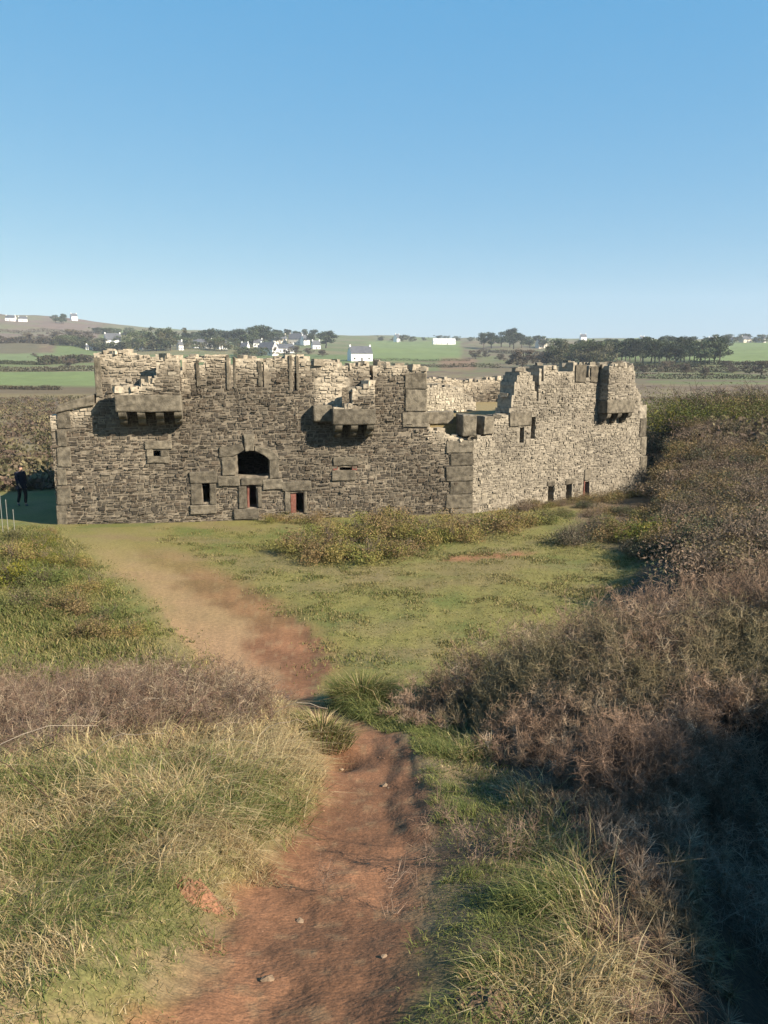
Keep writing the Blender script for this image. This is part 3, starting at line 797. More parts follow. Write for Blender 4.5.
# --- left bank: tall dry grass, greener near the viewer and beside the trail
def left_keep(x, y):
    d = path_c(y) - path_w(y) - x
    nn = fbm(x * 1.7, y * 1.7, 51)
    return sstep(-.06, .12, d + (fbm(x * 4, y * 4, 52) - .5) * .35) * sstep(10.3, 9.3, y) * (.75 + .6 * nn)
acc = Acc()
def heath_w(x, y):
    lo = np.interp(x, [-7, -3.2, -2.4, -1.5, -.9], [4.9, 5.0, 5.6, 7.0, 8.0])
    return sstep(lo - .5, lo + .5, y + (fbm(x, y, 81) - .5) * 1.6)
for (ya, yb, dens) in ((1.2, 3.0, 9000), (3.0, 4.6, 5200), (4.6, 10.3, 2300)):
    P = scatter(-5.8, .8, ya, yb, dens, lambda x, y: left_keep(x, y) * (1 - .72 * heath_w(x, y) * sstep(.3, .9, path_c(y) - path_w(y) - x)))
    x, y = P[:, 0], P[:, 1]; n = len(P)
    gm = fbm(x * 1.3, y * 1.3, 53)
    dl = path_c(y) - path_w(y) - x
    gr = sstep(.47, .63, gm + .10 * sstep(3.9, 3.0, y) - .06 * sstep(3.6, 4.6, y) - .12 * sstep(5, 6.5, y) + .10 * sstep(.6, .15, dl)) * .8
    c = np.where((rng.random(n) < gr)[:, None], pick(GRN, n), pick(STR, n))
    tall = sstep(2.9, 4.6, y + (fbm(x * 2, y * 2, 57) - .5) * 1.6)
    h = (.08 + .20 * tall * (.45 + fbm(x * 1.6, y * 1.6, 54))) * rng.uniform(.4, 1.3, n) * (.55 + .45 * sstep(.05, .5, dl))
    azl = fbm(x * .9, y * .9, 55) * 11 + rng.normal(0, 1.3, n)
    acc.add(*blades(P, h, .0022 + .0011 * y * rng.random(n), rng.uniform(.5, 2.1, n), c, azl, .85))
# --- right verge: lush green tufts along the trail, straw further in
def right_keep(x, y):
    d = x - path_c(y) - path_w(y)
    return sstep(-.04, .08, d + (fbm(x * 5, y * 5, 62) - .5) * .4) * sstep(np.interp(y, [2, 3, 5, 7, 9], [1.0, 1.0, 1.0, .85, .8]), .45, d) * sstep(10.9, 10.2, y) * (.6 + .7 * fbm(x * 2, y * 2, 63))
P = np.vstack([scatter(-.6, 3.2, 1.85, 4.2, 9000, right_keep), scatter(-.9, 3.2, 4.2, 10.9, 4600, right_keep)])
x, y = P[:, 0], P[:, 1]; n = len(P)
d = x - path_c(y) - path_w(y)
gr = sstep(.95, .25, d + (fbm(x * 1.6, y * 1.6, 64) - .5) * 1.1)
c = np.where((rng.random(n) < gr)[:, None], pick(GRN, n), pick(STR, n))
tuft = sstep(.48, .62, fbm(x * 2.3, y * 2.3, 65))
h = (.6 + .4 * sstep(2.1, 3, y)) * (.055 + .12 * tuft + .15 * sstep(.5, .95, d) + .20 * sstep(6.8, 8.8, y) * (.5 + .5 * tuft)) * rng.uniform(.4, 1.25, n) * (.45 + .55 * sstep(.05, .5, d))
acc.add(*blades(P, h, .0022 + .0011 * y * rng.random(n), rng.uniform(.4, 1.7, n), c, fbm(x * 1.2, y * 1.2, 66) * 9 + rng.normal(0, 1.2, n), .8))
o = link('tall_grass', acc.mesh('tall_grass'), M_GRASS)
tag(o, 'long straw and green grass growing on both banks of the red dirt path', 'grass', kind='stuff')

# --- short turf of the clearing
acc = Acc()
def turf_keep(x, y):
    d = dpath(x, y)
    st = 1.15 + np.maximum(y - 9, -2) * .44
    return sstep(-.5, .6, d + (fbm(x, y, 71) - .5) * 1.5) * sstep(1.2, 0, x - st) * sstep(28, 25, y) * sstep(9.3, 10.5, y) * (.25 + fbm(x * .8, y * .8, 72))
P = scatter(-16, 9, 9.3, 28, 1000, turf_keep)
x, y = P[:, 0], P[:, 1]; n = len(P)
bank = sstep(.3, -.8, x - np.interp(y, [9, 12.5, 14, 18, 25, 27], [-2.4, -3.2, -4.0, -6.0, -10.2, -11.5]))
gr = sstep(.42, .62, fbm(x * .5, y * .5, 73)) * .45 + .25 * bank
c = np.where((rng.random(n) < gr)[:, None], pick(GRN, n), pick([(.25, .21, .08), (.19, .18, .062), (.32, .255, .12), (.14, .14, .05)], n))
h = (.025 + .05 * sstep(.5, .7, fbm(x * 1.6, y * 1.6, 76)) + .18 * bank * fbm(x, y, 75)) * rng.uniform(.6, 1.4, n)
acc.add(*blades(P, h, .012 + .012 * rng.random(n), rng.uniform(.3, 1.0, n), c))
o = link('turf', acc.mesh('turf'), M_GRASS)
tag(o, 'short green and straw turf of the clearing in front of the fort', 'grass', kind='stuff')

# --- left heather: brown dead stems
acc = Acc()
def heath_keep(x, y):
    edge = np.interp(x, [-7, -3.2, -2.2, -1.2], [9.8, 9.7, 9.4, 8.6])
    return heath_w(x, y) * sstep(edge + .15, edge - .15, y) * sstep(.3, .7, path_c(y) - path_w(y) - x)
P = scatter(-7, -.8, 5, 10, 210, heath_keep)
n = len(P)
hh = (.30 + .26 * fbm(P[:, 0] * 1.2, P[:, 1] * 1.2, 82)) * rng.uniform(.6, 1.15, n) * np.interp(P[:, 1], [5, 8.5, 9.5], [.8, 1.15, 1.2])
c = pick([(.17, .11, .075), (.21, .15, .105), (.13, .08, .055), (.12, .085, .07), (.30, .235, .16)], n)
for v, q, cc in twigs(P, hh, .7, c, kids=12, r0=.0036, zig=.14, sub=2, subl=(.03, .07)): acc.add(v, q, None, cc)
n = 46; y0_ = rng.uniform(3.6, 8.4, n); x0_ = path_c(y0_) - path_w(y0_) - rng.uniform(.5, 3.2, n); a_ = rng.uniform(0, 6.28, n); L_ = rng.uniform(.4, .95, n); t_ = np.linspace(0, 1, 7)
Q = np.stack([x0_[:, None] + np.cos(a_)[:, None] * L_[:, None] * t_, y0_[:, None] + np.sin(a_)[:, None] * L_[:, None] * t_, ground(x0_, y0_)[:, None] + (.1 + .9 * L_[:, None] * t_ * (1 - t_ * .75))], -1) + rng.normal(0, .012, (n, 7, 3))
acc.add(*[k for k in (lambda r: (r[0], r[1], None, r[2]))(tubes(Q, (.0035 * (1 - .6 * t_))[None, :] * np.ones((n, 1)), pick([(.10, .055, .04), (.14, .08, .055), (.36, .29, .22)], n)))])
o = link('heather', acc.mesh('heather'), M_TWIG)
tag(o, 'brown leafless heather stems massed on the left bank', 'heather', kind='stuff')

# --- right thicket: bare thorn scrub
acc = Acc()
def thick_keep(x, y):
    d = x - path_c(y) - path_w(y)
    far = np.interp(x, [-.3, .2, 1.2, 3, 6, 9], [9.5, 9.9, 10.4, 10.6, 10.6, 10.8])
    need = np.interp(y, [1.2, 2.4, 4, 5.5, 7, 8.5, 9.4], [.8, .78, .85, .85, .78, .6, .22])
    hole = .88 * sstep(.12, .6, pit(x, y))
    return sstep(need - .15, need + .25, d + (fbm(x * 2, y * 2, 91) - .5) * .8) * sstep(far + .15, far - .15, y + (fbm(x, y, 94) - .5) * .5) * (1 - hole)
def thick_top(x, y):
    zt = np.interp(x, [-.2, .3, 1.2, 2.7, 4.4, 7], [-3.75, -3.55, -3.1, -2.75, -2.25, -1.75])
    return zt
P = scatter(-.4, 8, 1.2, 11, 120, thick_keep)
x, y = P[:, 0], P[:, 1]; n = len(P)
g = P[:, 2]
hmax = np.clip(thick_top(x, y) - g, .35, 1.15)
hn = np.clip(.35 + .25 * (y - 3.5), .3, 1)
h = hmax * np.clip(.5 + .35 * sstep(4.5, 9, y), 0, 1.0) * rng.uniform(.65, 1.08, n) * np.clip(.26 + .42 * (x - path_c(y) - path_w(y) - .6), .26, 1) * (1 - .6 * pit(x, y))
c = pick([(.165, .12, .095), (.21, .16, .125), (.13, .09, .07), (.18, .125, .095), (.28, .23, .185)], n, [.25, .25, .2, .2, .1]) * [1, .93, .82] * (1.0 + .8 * fbm(x * 1.1, y * 1.1, 99))[:, None]
c = mix(c, np.array([.17, .165, .075]), .55 * sstep(.58, .72, fbm(x * .8 + 3, y * .8, 101)))
for v, q, cc in twigs(P, h, .6, c, kids=24, r0=.0022 + .00028 * y, zig=.13, sub=3): acc.add(v, q, None, cc)
o = link('thorn_scrub', acc.mesh('thorn_scrub'), M_TWIG)
tag(o, 'tangled leafless brown thorn scrub covering the bank right of the path', 'scrub', kind='stuff')

# ------------------------------------------------------------------ shrubs as things
def leafball(n, rad, blobs, size, cols, rg, flat=.7):
    """leaf faces filling several lobes"""
    ctr = rg.normal(0, .42, (blobs, 3)) * [1, 1, .5]; ctr[:, 2] = np.abs(ctr[:, 2]) * 1.0 + .22
    br = rg.uniform(.28, .5, blobs)
    i = rg.integers(0, blobs, n)
    d = rg.normal(0, 1, (n, 3)); d /= np.linalg.norm(d, axis=1, keepdims=True)
    rr = rg.random(n) ** .45
    P = (ctr[i] + d * (br[i] * rr)[:, None]) * rad
    P[:, 2] = np.maximum(P[:, 2] * flat, .01)
    a = rg.normal(0, 1, (n, 3)); a /= np.linalg.norm(a, axis=1, keepdims=True)
    b = np.cross(a, rg.normal(0, 1, (n, 3))); b /= np.linalg.norm(b, axis=1, keepdims=True)
    s = size * rg.uniform(.5, 1.3, n)[:, None]
    v = np.stack([P - a * s, P + b * s * .38, P + a * s, P - b * s * .38], 1).reshape(-1, 4, 3).reshape(-1, 3)
    q = np.arange(n)[:, None] * 4 + np.arange(4)[None, :]
    cl = np.array(cols)[rg.integers(0, len(cols), blobs)]
    lf = cl[i] * rg.uniform(.6, 1.4, n)[:, None]
    return v, q, np.repeat(lf, 4, 0)

def shrub_meshes(kind, seed, nl=4200, ls=.032):
    rg = np.random.default_rng(seed)
    pals = dict(gorse=[(.23, .215, .06), (.18, .19, .05), (.28, .22, .075), (.29, .195, .085)],
                yellow=[(.14, .15, .025), (.11, .13, .03), (.19, .17, .02)],
                russet=[(.26, .18, .085), (.22, .155, .075), (.19, .17, .06)],
                grey=[(.12, .12, .07), (.15, .125, .085), (.09, .10, .05), (.17, .135, .10)],
                brown=[(.24, .17, .12), (.19, .14, .10), (.27, .20, .14), (.21, .165, .09)],
                green=[(.13, .155, .045), (.17, .18, .06), (.15, .14, .06)])
    lv = Acc(); lv.add(*[k for k in (lambda r: (r[0], r[1], None, r[2]))(leafball(nl, 1.0, 17 if nl < 5000 else 26, ls, pals[kind], rg))])
    st = Acc(); nb = 46 if kind in ('brown', 'grey') else 18
    sp_ = .22 if nb > 20 else .07
    B = np.stack([rg.normal(0, sp_, nb), rg.normal(0, sp_, nb), np.zeros(nb)], 1)
    for v, q, cc in twigs(B, rg.uniform(.35, .8, nb), .8, np.array([(.16, .12, .09)]) * rg.uniform(.6, 1.3, (nb, 1)), kids=9, r0=.008, rg=rg): st.add(v, q, None, cc)
    return lv.mesh('foliage'), st.mesh('stems')
SHM = {k: [shrub_meshes(k, 100 + 7 * j + hash_) for j in range(2)] for hash_, k in enumerate(('gorse', 'yellow', 'russet', 'grey', 'green', 'brown'))}

for k_, src in (('hedge_dark', 'green'), ('hedge_grey', 'grey'), ('hedge_russet', 'russet'), ('hedge_bright', 'yellow')):
    SHM[k_] = [shrub_meshes(src, 500 + len(k_) + j, 9000, .016) for j in range(2)]

def shrub(name, kind, pos, r, label, cat, group=None, zs=1.0):
    o = empty(name, (pos[0], pos[1], pos[2] - .03), label, cat, group, random.uniform(0, 6.28))
    lv, st = random.choice(SHM[kind])
    a = link('foliage', lv, M_LEAF, o); b = link('stems', st, M_TWIG, o)
    s = r * random.uniform(.9, 1.1); o.scale = (s, s, s * zs)
    return o

# gorse at the foot of the fort
for (px, py, r, k) in ((300, 553, .7, 'gorse'), (318, 556, .8, 'russet'), (342, 558, .9, 'gorse'), (368, 560, .95, 'gorse'), (395, 556, .9, 'russet'), (330, 540, .8, 'gorse'), (360, 538, .95, 'gorse'), (395, 538, 1.0, 'russet'), (425, 544, .9, 'gorse'),
                       (452, 542, .8, 'gorse'), (425, 532, .95, 'gorse'), (470, 535, 1.0, 'russet'), (496, 530, .7, 'gorse'), (515, 528, .9, 'gorse'), (548, 524, .75, 'green'), (275, 522, .5, 'gorse'), (312, 524, .6, 'russet'), (380, 527, .9, 'gorse')):
    shrub('gorse_bush', k, hit(px, py), r * 1.22, 'olive and russet gorse bush in the row growing along the foot of the fort wall', 'gorse bush', 'gorse bushes below the fort wall', random.uniform(.8, 1.15))
for (px, py, r, k) in ((590, 535, .9, 'grey'), (612, 540, 1.0, 'russet'), (635, 538, 1.0, 'gorse'), (690, 545, 1.1, 'russet'), (570, 545, .8, 'grey'), (640, 552, .7, 'grey'), (712, 548, 1.1, 'grey'), (655, 556, .8, 'grey')):
    shrub('heath_bush', k, hit(px, py), r, 'low brownish heath bush beyond the clearing, right of the fort corner', 'bush', 'low heath bushes right of the clearing', 1.0)
for i in range(44):
    py = random.uniform(507, 562); px = random.uniform(560 + max(0, (py - 520)) * 2.2, 725)
    shrub('heath_bush', random.choice(['brown', 'brown', 'russet', 'grey', 'green']), hit(px, py), random.uniform(.4, .75), 'low brownish heath bush beyond the clearing, right of the fort corner', 'bush', 'low heath bushes right of the clearing', .85)
for i in range(13):
    q_ = WR.xyz(2.2 + i * .8, 0, random.uniform(.5, .9)); k_ = random.choice(['brown', 'green', 'gorse', 'russet'])
    shrub('heath_bush', k_, (q_[0], q_[1], gz(q_[0], q_[1])), random.uniform(.45, .85), 'low scrubby bush growing against the foot of the pale right wing', 'bush', 'bushes at the foot of the right wing', .9)
shrub('gorse_bush', 'yellow', hit(662, 541), 1.25, 'bright yellow green gorse bush standing out among brown scrub right of the fort', 'gorse bush', None, .85)
# heath patch on the left
for (px, py, r, k) in ((15, 560, .8, 'gorse'), (40, 552, .7, 'yellow'), (70, 565, .6, 'gorse'), (5, 585, .9, 'yellow'), (45, 585, .8, 'green'), (90, 592, .6, 'gorse'), (25, 610, .7, 'green'), (70, 612, .7, 'russet'), (110, 618, .55, 'green'), (130, 636, .5, 'gorse'), (90, 637, .6, 'russet'), (15, 540, .6, 'green'), (50, 535, .5, 'gorse')):
    shrub('gorse_bush', k, hit(px, py), r, 'low green gorse bush in the heath patch left of the clearing', 'gorse bush', 'low gorse on the left heath', 1.0)
shrub('gorse_bush', 'yellow', hit(46, 562), .6, 'low gorse bush with yellow flowers in the left heath patch', 'gorse bush', None, .8)
# hillside right of the fort
hs = [(655, 520), (685, 515), (715, 520), (745, 525), (770, 535), (735, 545), (765, 560), (668, 500), (695, 495), (725, 495), (755, 500), (660, 480), (690, 475), (720, 472), (752, 475), (780, 490), (790, 520), (800, 560)]
for i, (px, py) in enumerate(hs):
    p = hit(px, py, 8, 60)
    shrub('bramble_bush', ['russet', 'brown', 'brown', 'grey'][i % 4], p, random.uniform(.9, 1.25), 'brown bramble bush on the slope between the fort and the right edge', 'bramble bush', 'bramble bushes on the right slope', .85)
for i in range(104):
    Y = 16 + (i % 26) * 1.15 + random.uniform(-.5, .5)
    lo = max(.337 * Y + .5, float(np.interp(Y, [16, 20, 24, 30], [6.6, 7.4, 7.8, 9]))); hi = .50 * Y + .8
    if lo > hi: continue
    X = random.uniform(lo, hi)
    shrub('bramble_bush', random.choice(['brown', 'brown', 'brown', 'russet', 'grey']), (X, Y, gz(X, Y)), random.uniform(.9, 1.4), 'brown bramble bush on the slope between the fort and the right edge', 'bramble bush', 'bramble bushes on the right slope', .9)
for i in range(9):
    Y = 33 + i * 1.2; X = Y * random.uniform(.362, .41)
    shrub('bramble_bush', random.choice(['brown', 'russet', 'grey']), (X, Y, gz(X, Y)), random.uniform(1.2, 1.5), 'brown bramble bush on the slope between the fort and the right edge', 'bramble bush', 'bramble bushes on the right slope', .9)
for i in range(30):
    px = 645 + (i % 10) * 16 + random.uniform(-6, 6); Y = 46 + (i // 10) * 4.5 + random.uniform(-1, 1)
    X = (px - 384) / F * Y
    shrub('hedge_bush', random.choice(['hedge_grey', 'hedge_dark', 'hedge_dark', 'hedge_russet', 'hedge_grey']), (X, Y, gz(X, Y)), random.uniform(2.5, 3.2), 'tall grey green hedge bush in the dense belt behind the right end of the fort', 'hedge bush', 'tall hedge bushes behind the fort', 1.0)
X, Y = (692 - 384) / F * 45, 45.
shrub('hedge_bush', 'hedge_bright', (X, Y, gz(X, Y)), 3.0, 'bright green bush in the hedge belt right of the fort', 'hedge bush', None, 1.1)

# ------------------------------------------------------------------ far trees
def tree_meshes(kind, seed):
    rg = np.random.default_rng(seed)
    if kind == 'pine':
        nb = 18; zz = rg.uniform(.3, .9, nb); ctr = np.stack([rg.normal(0, .19, nb) * (1.25 - .6 * zz), rg.normal(0, .19, nb) * (1.25 - .6 * zz), zz], 1); br = rg.uniform(.12, .21, nb)
        cols = [(.055, .075, .035), (.07, .088, .04), (.045, .062, .034)]
    else:
        nb = 20; ctr = np.stack([rg.normal(0, .24, nb), rg.normal(0, .24, nb), rg.uniform(.18, .8, nb)], 1); br = rg.uniform(.13, .24, nb)
        cols = [(.075, .09, .038), (.10, .095, .05), (.06, .078, .035)]
    if kind == 'bare': cols = [(.12, .09, .07), (.10, .08, .06), (.13, .11, .07)]
    cols = [tuple(np.array(c_) * (.8 + .25 * (seed % 4))) for c_ in cols]
    n = 2000
    i = rg.integers(0, nb, n); d = rg.normal(0, 1, (n, 3)); d /= np.linalg.norm(d, axis=1, keepdims=True)
    P = ctr[i] + d * (br[i] * rg.random(n) ** .4)[:, None] * [1, 1, .7]
    a = rg.normal(0, 1, (n, 3)); a /= np.linalg.norm(a, axis=1, keepdims=True)
    b = np.cross(a, rg.normal(0, 1, (n, 3))); b /= np.linalg.norm(b, axis=1, keepdims=True)
    s = .035 * rg.uniform(.5, 1.3, n)[:, None]
    v = np.stack([P - a * s, P + b * s * .6, P + a * s, P - b * s * .6], 1).reshape(-1, 3)
    q = np.arange(n)[:, None] * 4 + np.arange(4)[None, :]
    ac = Acc(); ac.add(v, q, None, np.repeat(np.array(cols)[rg.integers(0, 3, nb)][i] * rg.uniform(.7, 1.3, (n, 1)), 4, 0))
    tr = Acc()
    pl = np.array([[[0, 0, -.03], [rg.normal(0, .01), rg.normal(0, .01), .25], [rg.normal(0, .02), 0, .5], [rg.normal(0, .03), 0, .85]]])
    vv, qq, cc = tubes(pl, np.array([[.03, .024, .018, .006]]), np.array([[.06, .045, .035]])); tr.add(vv, qq, None, cc)
    lim = np.stack([np.array([pl[0, 2] * (1 - .3 * 0), (pl[0, 2] + ctr[k]) / 2 + [0, 0, -.03], ctr[k]]) for k in range(0, nb, 2)])
    vv, qq, cc = tubes(lim, np.array([[.012, .008, .003]]) * np.ones((len(lim), 1)), np.array([[.06, .045, .035]]) * np.ones((len(lim), 1))); tr.add(vv, qq, None, cc)
    return ac.mesh('crown'), tr.mesh('trunk')
TRM = {k: [tree_meshes(k, 300 + j + 40 * (k == 'pine') + 80 * (k == 'bare')) for j in range(4)] for k in ('pine', 'broad', 'bare')}

def far_pos(px, py):
    """ground point seen at that pixel"""
    return hit(px, py, 60, 1750)

def tree(px, pbase, ptop, label, group, kind='pine', wide=1.0):
    p = far_pos(px, pbase)
    h = (pbase - ptop) / F * p[1] * 1.02
    o = empty({'pine': 'pine_tree', 'broad': 'broadleaf_tree', 'bare': 'bare_tree'}[kind], p, label, 'tree', group, random.uniform(0, 6.28))
    cr, tk = random.choice(TRM[kind])
    link('crown', cr, M_TREE, o); link('trunk', tk, M_BARK, o)
    s = h * random.uniform(.92, 1.06); o.scale = (s * wide, s * wide, s)
def clump(n, x0, x1, b0, b1, t0, t1, label, group, kind='pine', wide=1.0):
    for i in range(n):
        t = (i + random.uniform(.1, .9)) / n
        pb = random.uniform(b0, b1)
        tree(x0 + (x1 - x0) * t, pb, random.uniform(t0, t1) , label, group, kind, wide)
clump(5, 134, 172, 348, 352, 324, 331, 'dark tree in the clump rising behind the left parapet', 'dark trees behind the left parapet', 'broad', 1.0)
clump(14, 182, 280, 343, 347, 327, 333, 'dark pine in the skyline wood left of the white cottages', 'pines of the skyline wood', 'pine', 1.3)
clump(5, 236, 262, 355, 358, 344, 349, 'rounded dark tree just behind the fort parapet below the cottages', 'rounded trees behind the parapet', 'broad', 1.3)
tree(326, 348, 330, 'broad dark pine standing alone right of the white cottages', None, 'pine', 1.7)
tree(311, 346, 334, 'small dark pine close to the right end of the cottages', None, 'pine', 1.2)
clump(7, 56, 82, 343, 346, 333, 337, 'tree in the dark copse on the left hillside', 'trees of the left hillside copse', 'broad', 1.4)
clump(3, 54, 66, 323, 324.5, 314, 317, 'dark tree on the left skyline between white houses', 'trees on the left skyline', 'pine', 1.3)
clump(9, 480, 550, 346, 349, 329, 336, 'dark pine in the wood right of centre on the skyline', 'pines of the wood right of centre', 'pine', 1.2)
clump(12, 552, 612, 356, 366, 335, 344, 'dark round tree on the slope behind the right wing', 'dark trees on the slope behind the wing', 'broad', 1.1)
clump(22, 612, 722, 360, 366, 337, 344, 'tall dark pine in the row above the right hedge', 'pine row above the right hedge', 'pine', 1.15)
clump(9, 630, 730, 350, 354, 336, 340, 'pine on the far edge of the right hand wood', 'pines at the far edge of the right wood', 'pine', 1.3)
clump(8, 700, 768, 341.5, 343, 333, 336, 'tree between the houses on the right skyline', 'trees by the right skyline houses', 'broad', 1.3)
clump(9, 378, 475, 340, 342, 334, 337, 'small tree on the central skyline above the green field', 'small trees on the central skyline', 'broad', 1.4)
clump(10, 92, 136, 332, 336, 326, 330, 'tree on the wooded skyline above the left hill', 'trees on the wooded left skyline', 'broad', 1.5)

clump(8, 96, 180, 344, 351, 334, 341, 'bushy tree among the houses left of the pine wood', 'bushy trees left of the pine wood', 'broad', 1.3)
clump(9, 186, 262, 346, 351, 335, 341, 'rounded tree in front of the skyline pine wood', 'rounded trees in front of the pine wood', 'broad', 1.4)
clump(8, 264, 322, 338, 342, 329, 334, 'dark tree on the skyline behind the hamlet', 'dark trees behind the hamlet', 'pine', 1.3)
clump(6, 255, 325, 352, 357, 345, 350, 'garden tree between the hamlet cottages', 'garden trees of the hamlet', 'bare', 1.4)
clump(8, 470, 560, 354, 372, 347, 358, 'bare brown tree on the scrubby slope behind the breach', 'bare trees behind the breach', 'bare', 1.5)
clump(7, 20, 100, 356, 369, 351, 361, 'bare brown tree in the hedges of the left fields', 'bare trees in the left hedges', 'bare', 1.6)
clump(8, 0, 100, 334, 345, 328, 339, 'bare brown tree on the left hillside', 'bare trees on the left hillside', 'bare', 1.6)
clump(10, 640, 768, 366, 378, 358, 369, 'bare tree in the scrub between the hedge belt and the right green field', 'bare trees below the right green field', 'bare', 1.6)
clump(6, 560, 640, 347, 353, 338, 343, 'tree on the skyline behind the right wing', 'skyline trees behind the right wing', 'pine', 1.4)

def hedge(px0, py0, px1, py1, hpx, label, cols, dens=1.0):
    a = far_pos(px0, py0); b = far_pos(px1, py1)
    L = np.hypot(*(b - a)[:2]); D = (a[1] + b[1]) / 2; h = hpx / F * D
    n = int(np.clip(2200 * dens, 400, 4000)); t = rng.random(n)
    lump = .5 + .8 * fbm(t * L / h * .7, t * 0, int(px0))
    wd = h * .9
    x = a[0] + (b[0] - a[0]) * t + rng.normal(0, wd * .4, n); y = a[1] + (b[1] - a[1]) * t + rng.normal(0, wd * .4, n)
    P = np.stack([x, y, ground(x, y) + rng.random(n) * h * lump], 1)
    q = rng.normal(0, 1, (n, 3)); q /= np.linalg.norm(q, axis=1, keepdims=True)
    w = np.cross(q, rng.normal(0, 1, (n, 3))); w /= np.linalg.norm(w, axis=1, keepdims=True)
    s = max(h * .16, L / n * 1.2) * rng.uniform(.5, 1.2, n)[:, None]
    v = np.stack([P - q * s, P + w * s * .6, P + q * s, P - w * s * .6], 1).reshape(-1, 3) - a
    ac = Acc(); ac.add(v, np.arange(n)[:, None] * 4 + np.arange(4)[None, :], None, np.repeat(pick(cols, n), 4, 0))
    o = link('hedgerow', ac.mesh('hedgerow'), M_TREE); o.location = a
    tag(o, label, 'hedge')
HB = [(.085, .065, .045), (.07, .065, .035), (.10, .08, .055)]; HG = [(.05, .058, .026), (.065, .07, .03)]
hedge(-10, 371.5, 95, 371, 5, 'brown hedgerow along the far side of the green field at left', HB)
hedge(-10, 364, 45, 365, 4, 'short dark hedgerow above the brown hedge at the left edge', HG)
hedge(40, 365, 90, 362, 8, 'bushy olive hedgerow between two fields at left', HG + HB)
hedge(-10, 343, 60, 344, 6, 'brown hedgerow at the foot of the left hill', HB)
hedge(80, 347, 130, 352, 8, 'dark hedgerow just left of the parapet corner', HG)
hedge(100, 358, 150, 362, 4, 'green hedge behind the top of the left parapet', HG)
hedge(370, 361, 470, 361, 2.5, 'thin hedge along the near side of the central green field', HG)
hedge(480, 352, 560, 356, 4, 'brown hedge on the scrubby slope behind the breach', HB)
hedge(600, 352, 690, 351, 2, 'dark hedge above the narrow green strip on the right', HG)
hedge(690, 364, 790, 366, 5, 'dark hedgerow along the bottom of the right green field', HG + HB)
hedge(560, 372, 760, 371, 6, 'brown scrub hedge beyond the right hedge bushes', HB, 1.6)
hedge(560, 378, 770, 379, 5, 'olive hedge just beyond the dense bush belt at right', HG + HB, 1.4)
hedge(600, 368, 700, 367, 5, 'green hedge at the foot of the right pine row', HG, 1.2)
hedge(375, 366, 500, 368, 4, 'olive hedge crossing the scrubby slope behind the breach', HG + HB, 1.2)
hedge(-10, 389, 60, 390, 4, 'brown hedge along the near side of the green field at left', HB, 1.2)
hedge(-10, 332, 110, 334, 3, 'brown hedgerow running across the left hillside', HB)

# low scrub scattered over the moor
n = 4200; rr_ = np.exp(rng.uniform(np.log(42), np.log(190), n)); aa = np.arctan((np.where(rng.random(n) < .55, rng.uniform(-150, 110, n), rng.uniform(640, 900, n)) - 384) / F)
sx_, sy_ = rr_ * np.sin(aa), rr_ * np.cos(aa); kk = fbm(sx_ / 7, sy_ / 7, 97) > .33; sx_, sy_ = sx_[kk], sy_[kk]; n = len(sx_); m = 26
i = np.repeat(np.arange(n), m); sz_ = rng.uniform(.3, .8, n)
P = np.stack([sx_[i] + rng.normal(0, .45, n * m) * sz_[i] * 1.6, sy_[i] + rng.normal(0, .45, n * m) * sz_[i] * 1.6, 0 * i], 1); P[:, 2] = ground(P[:, 0], P[:, 1]) + rng.random(n * m) * sz_[i]
q = rng.normal(0, 1, (n * m, 3)); q /= np.linalg.norm(q, axis=1, keepdims=True); w_ = np.cross(q, rng.normal(0, 1, q.shape)); w_ /= np.linalg.norm(w_, axis=1, keepdims=True)
s_ = .16 * rng.uniform(.5, 1.3, (n * m, 1)); v = np.stack([P - q * s_, P + w_ * s_ * .6, P + q * s_, P - w_ * s_ * .6], 1).reshape(-1, 3)
ac = Acc(); ac.add(v, np.arange(n * m)[:, None] * 4 + np.arange(4)[None, :], None, np.repeat(pick([(.13, .09, .065), (.16, .12, .08), (.11, .10, .05), (.18, .15, .08)], n)[i], 4, 0))
o = link('moor_scrub', ac.mesh('moor_scrub'), M_LEAF); tag(o, 'low brown scrub dotted over the moor beyond the fort', 'scrub', kind='stuff')

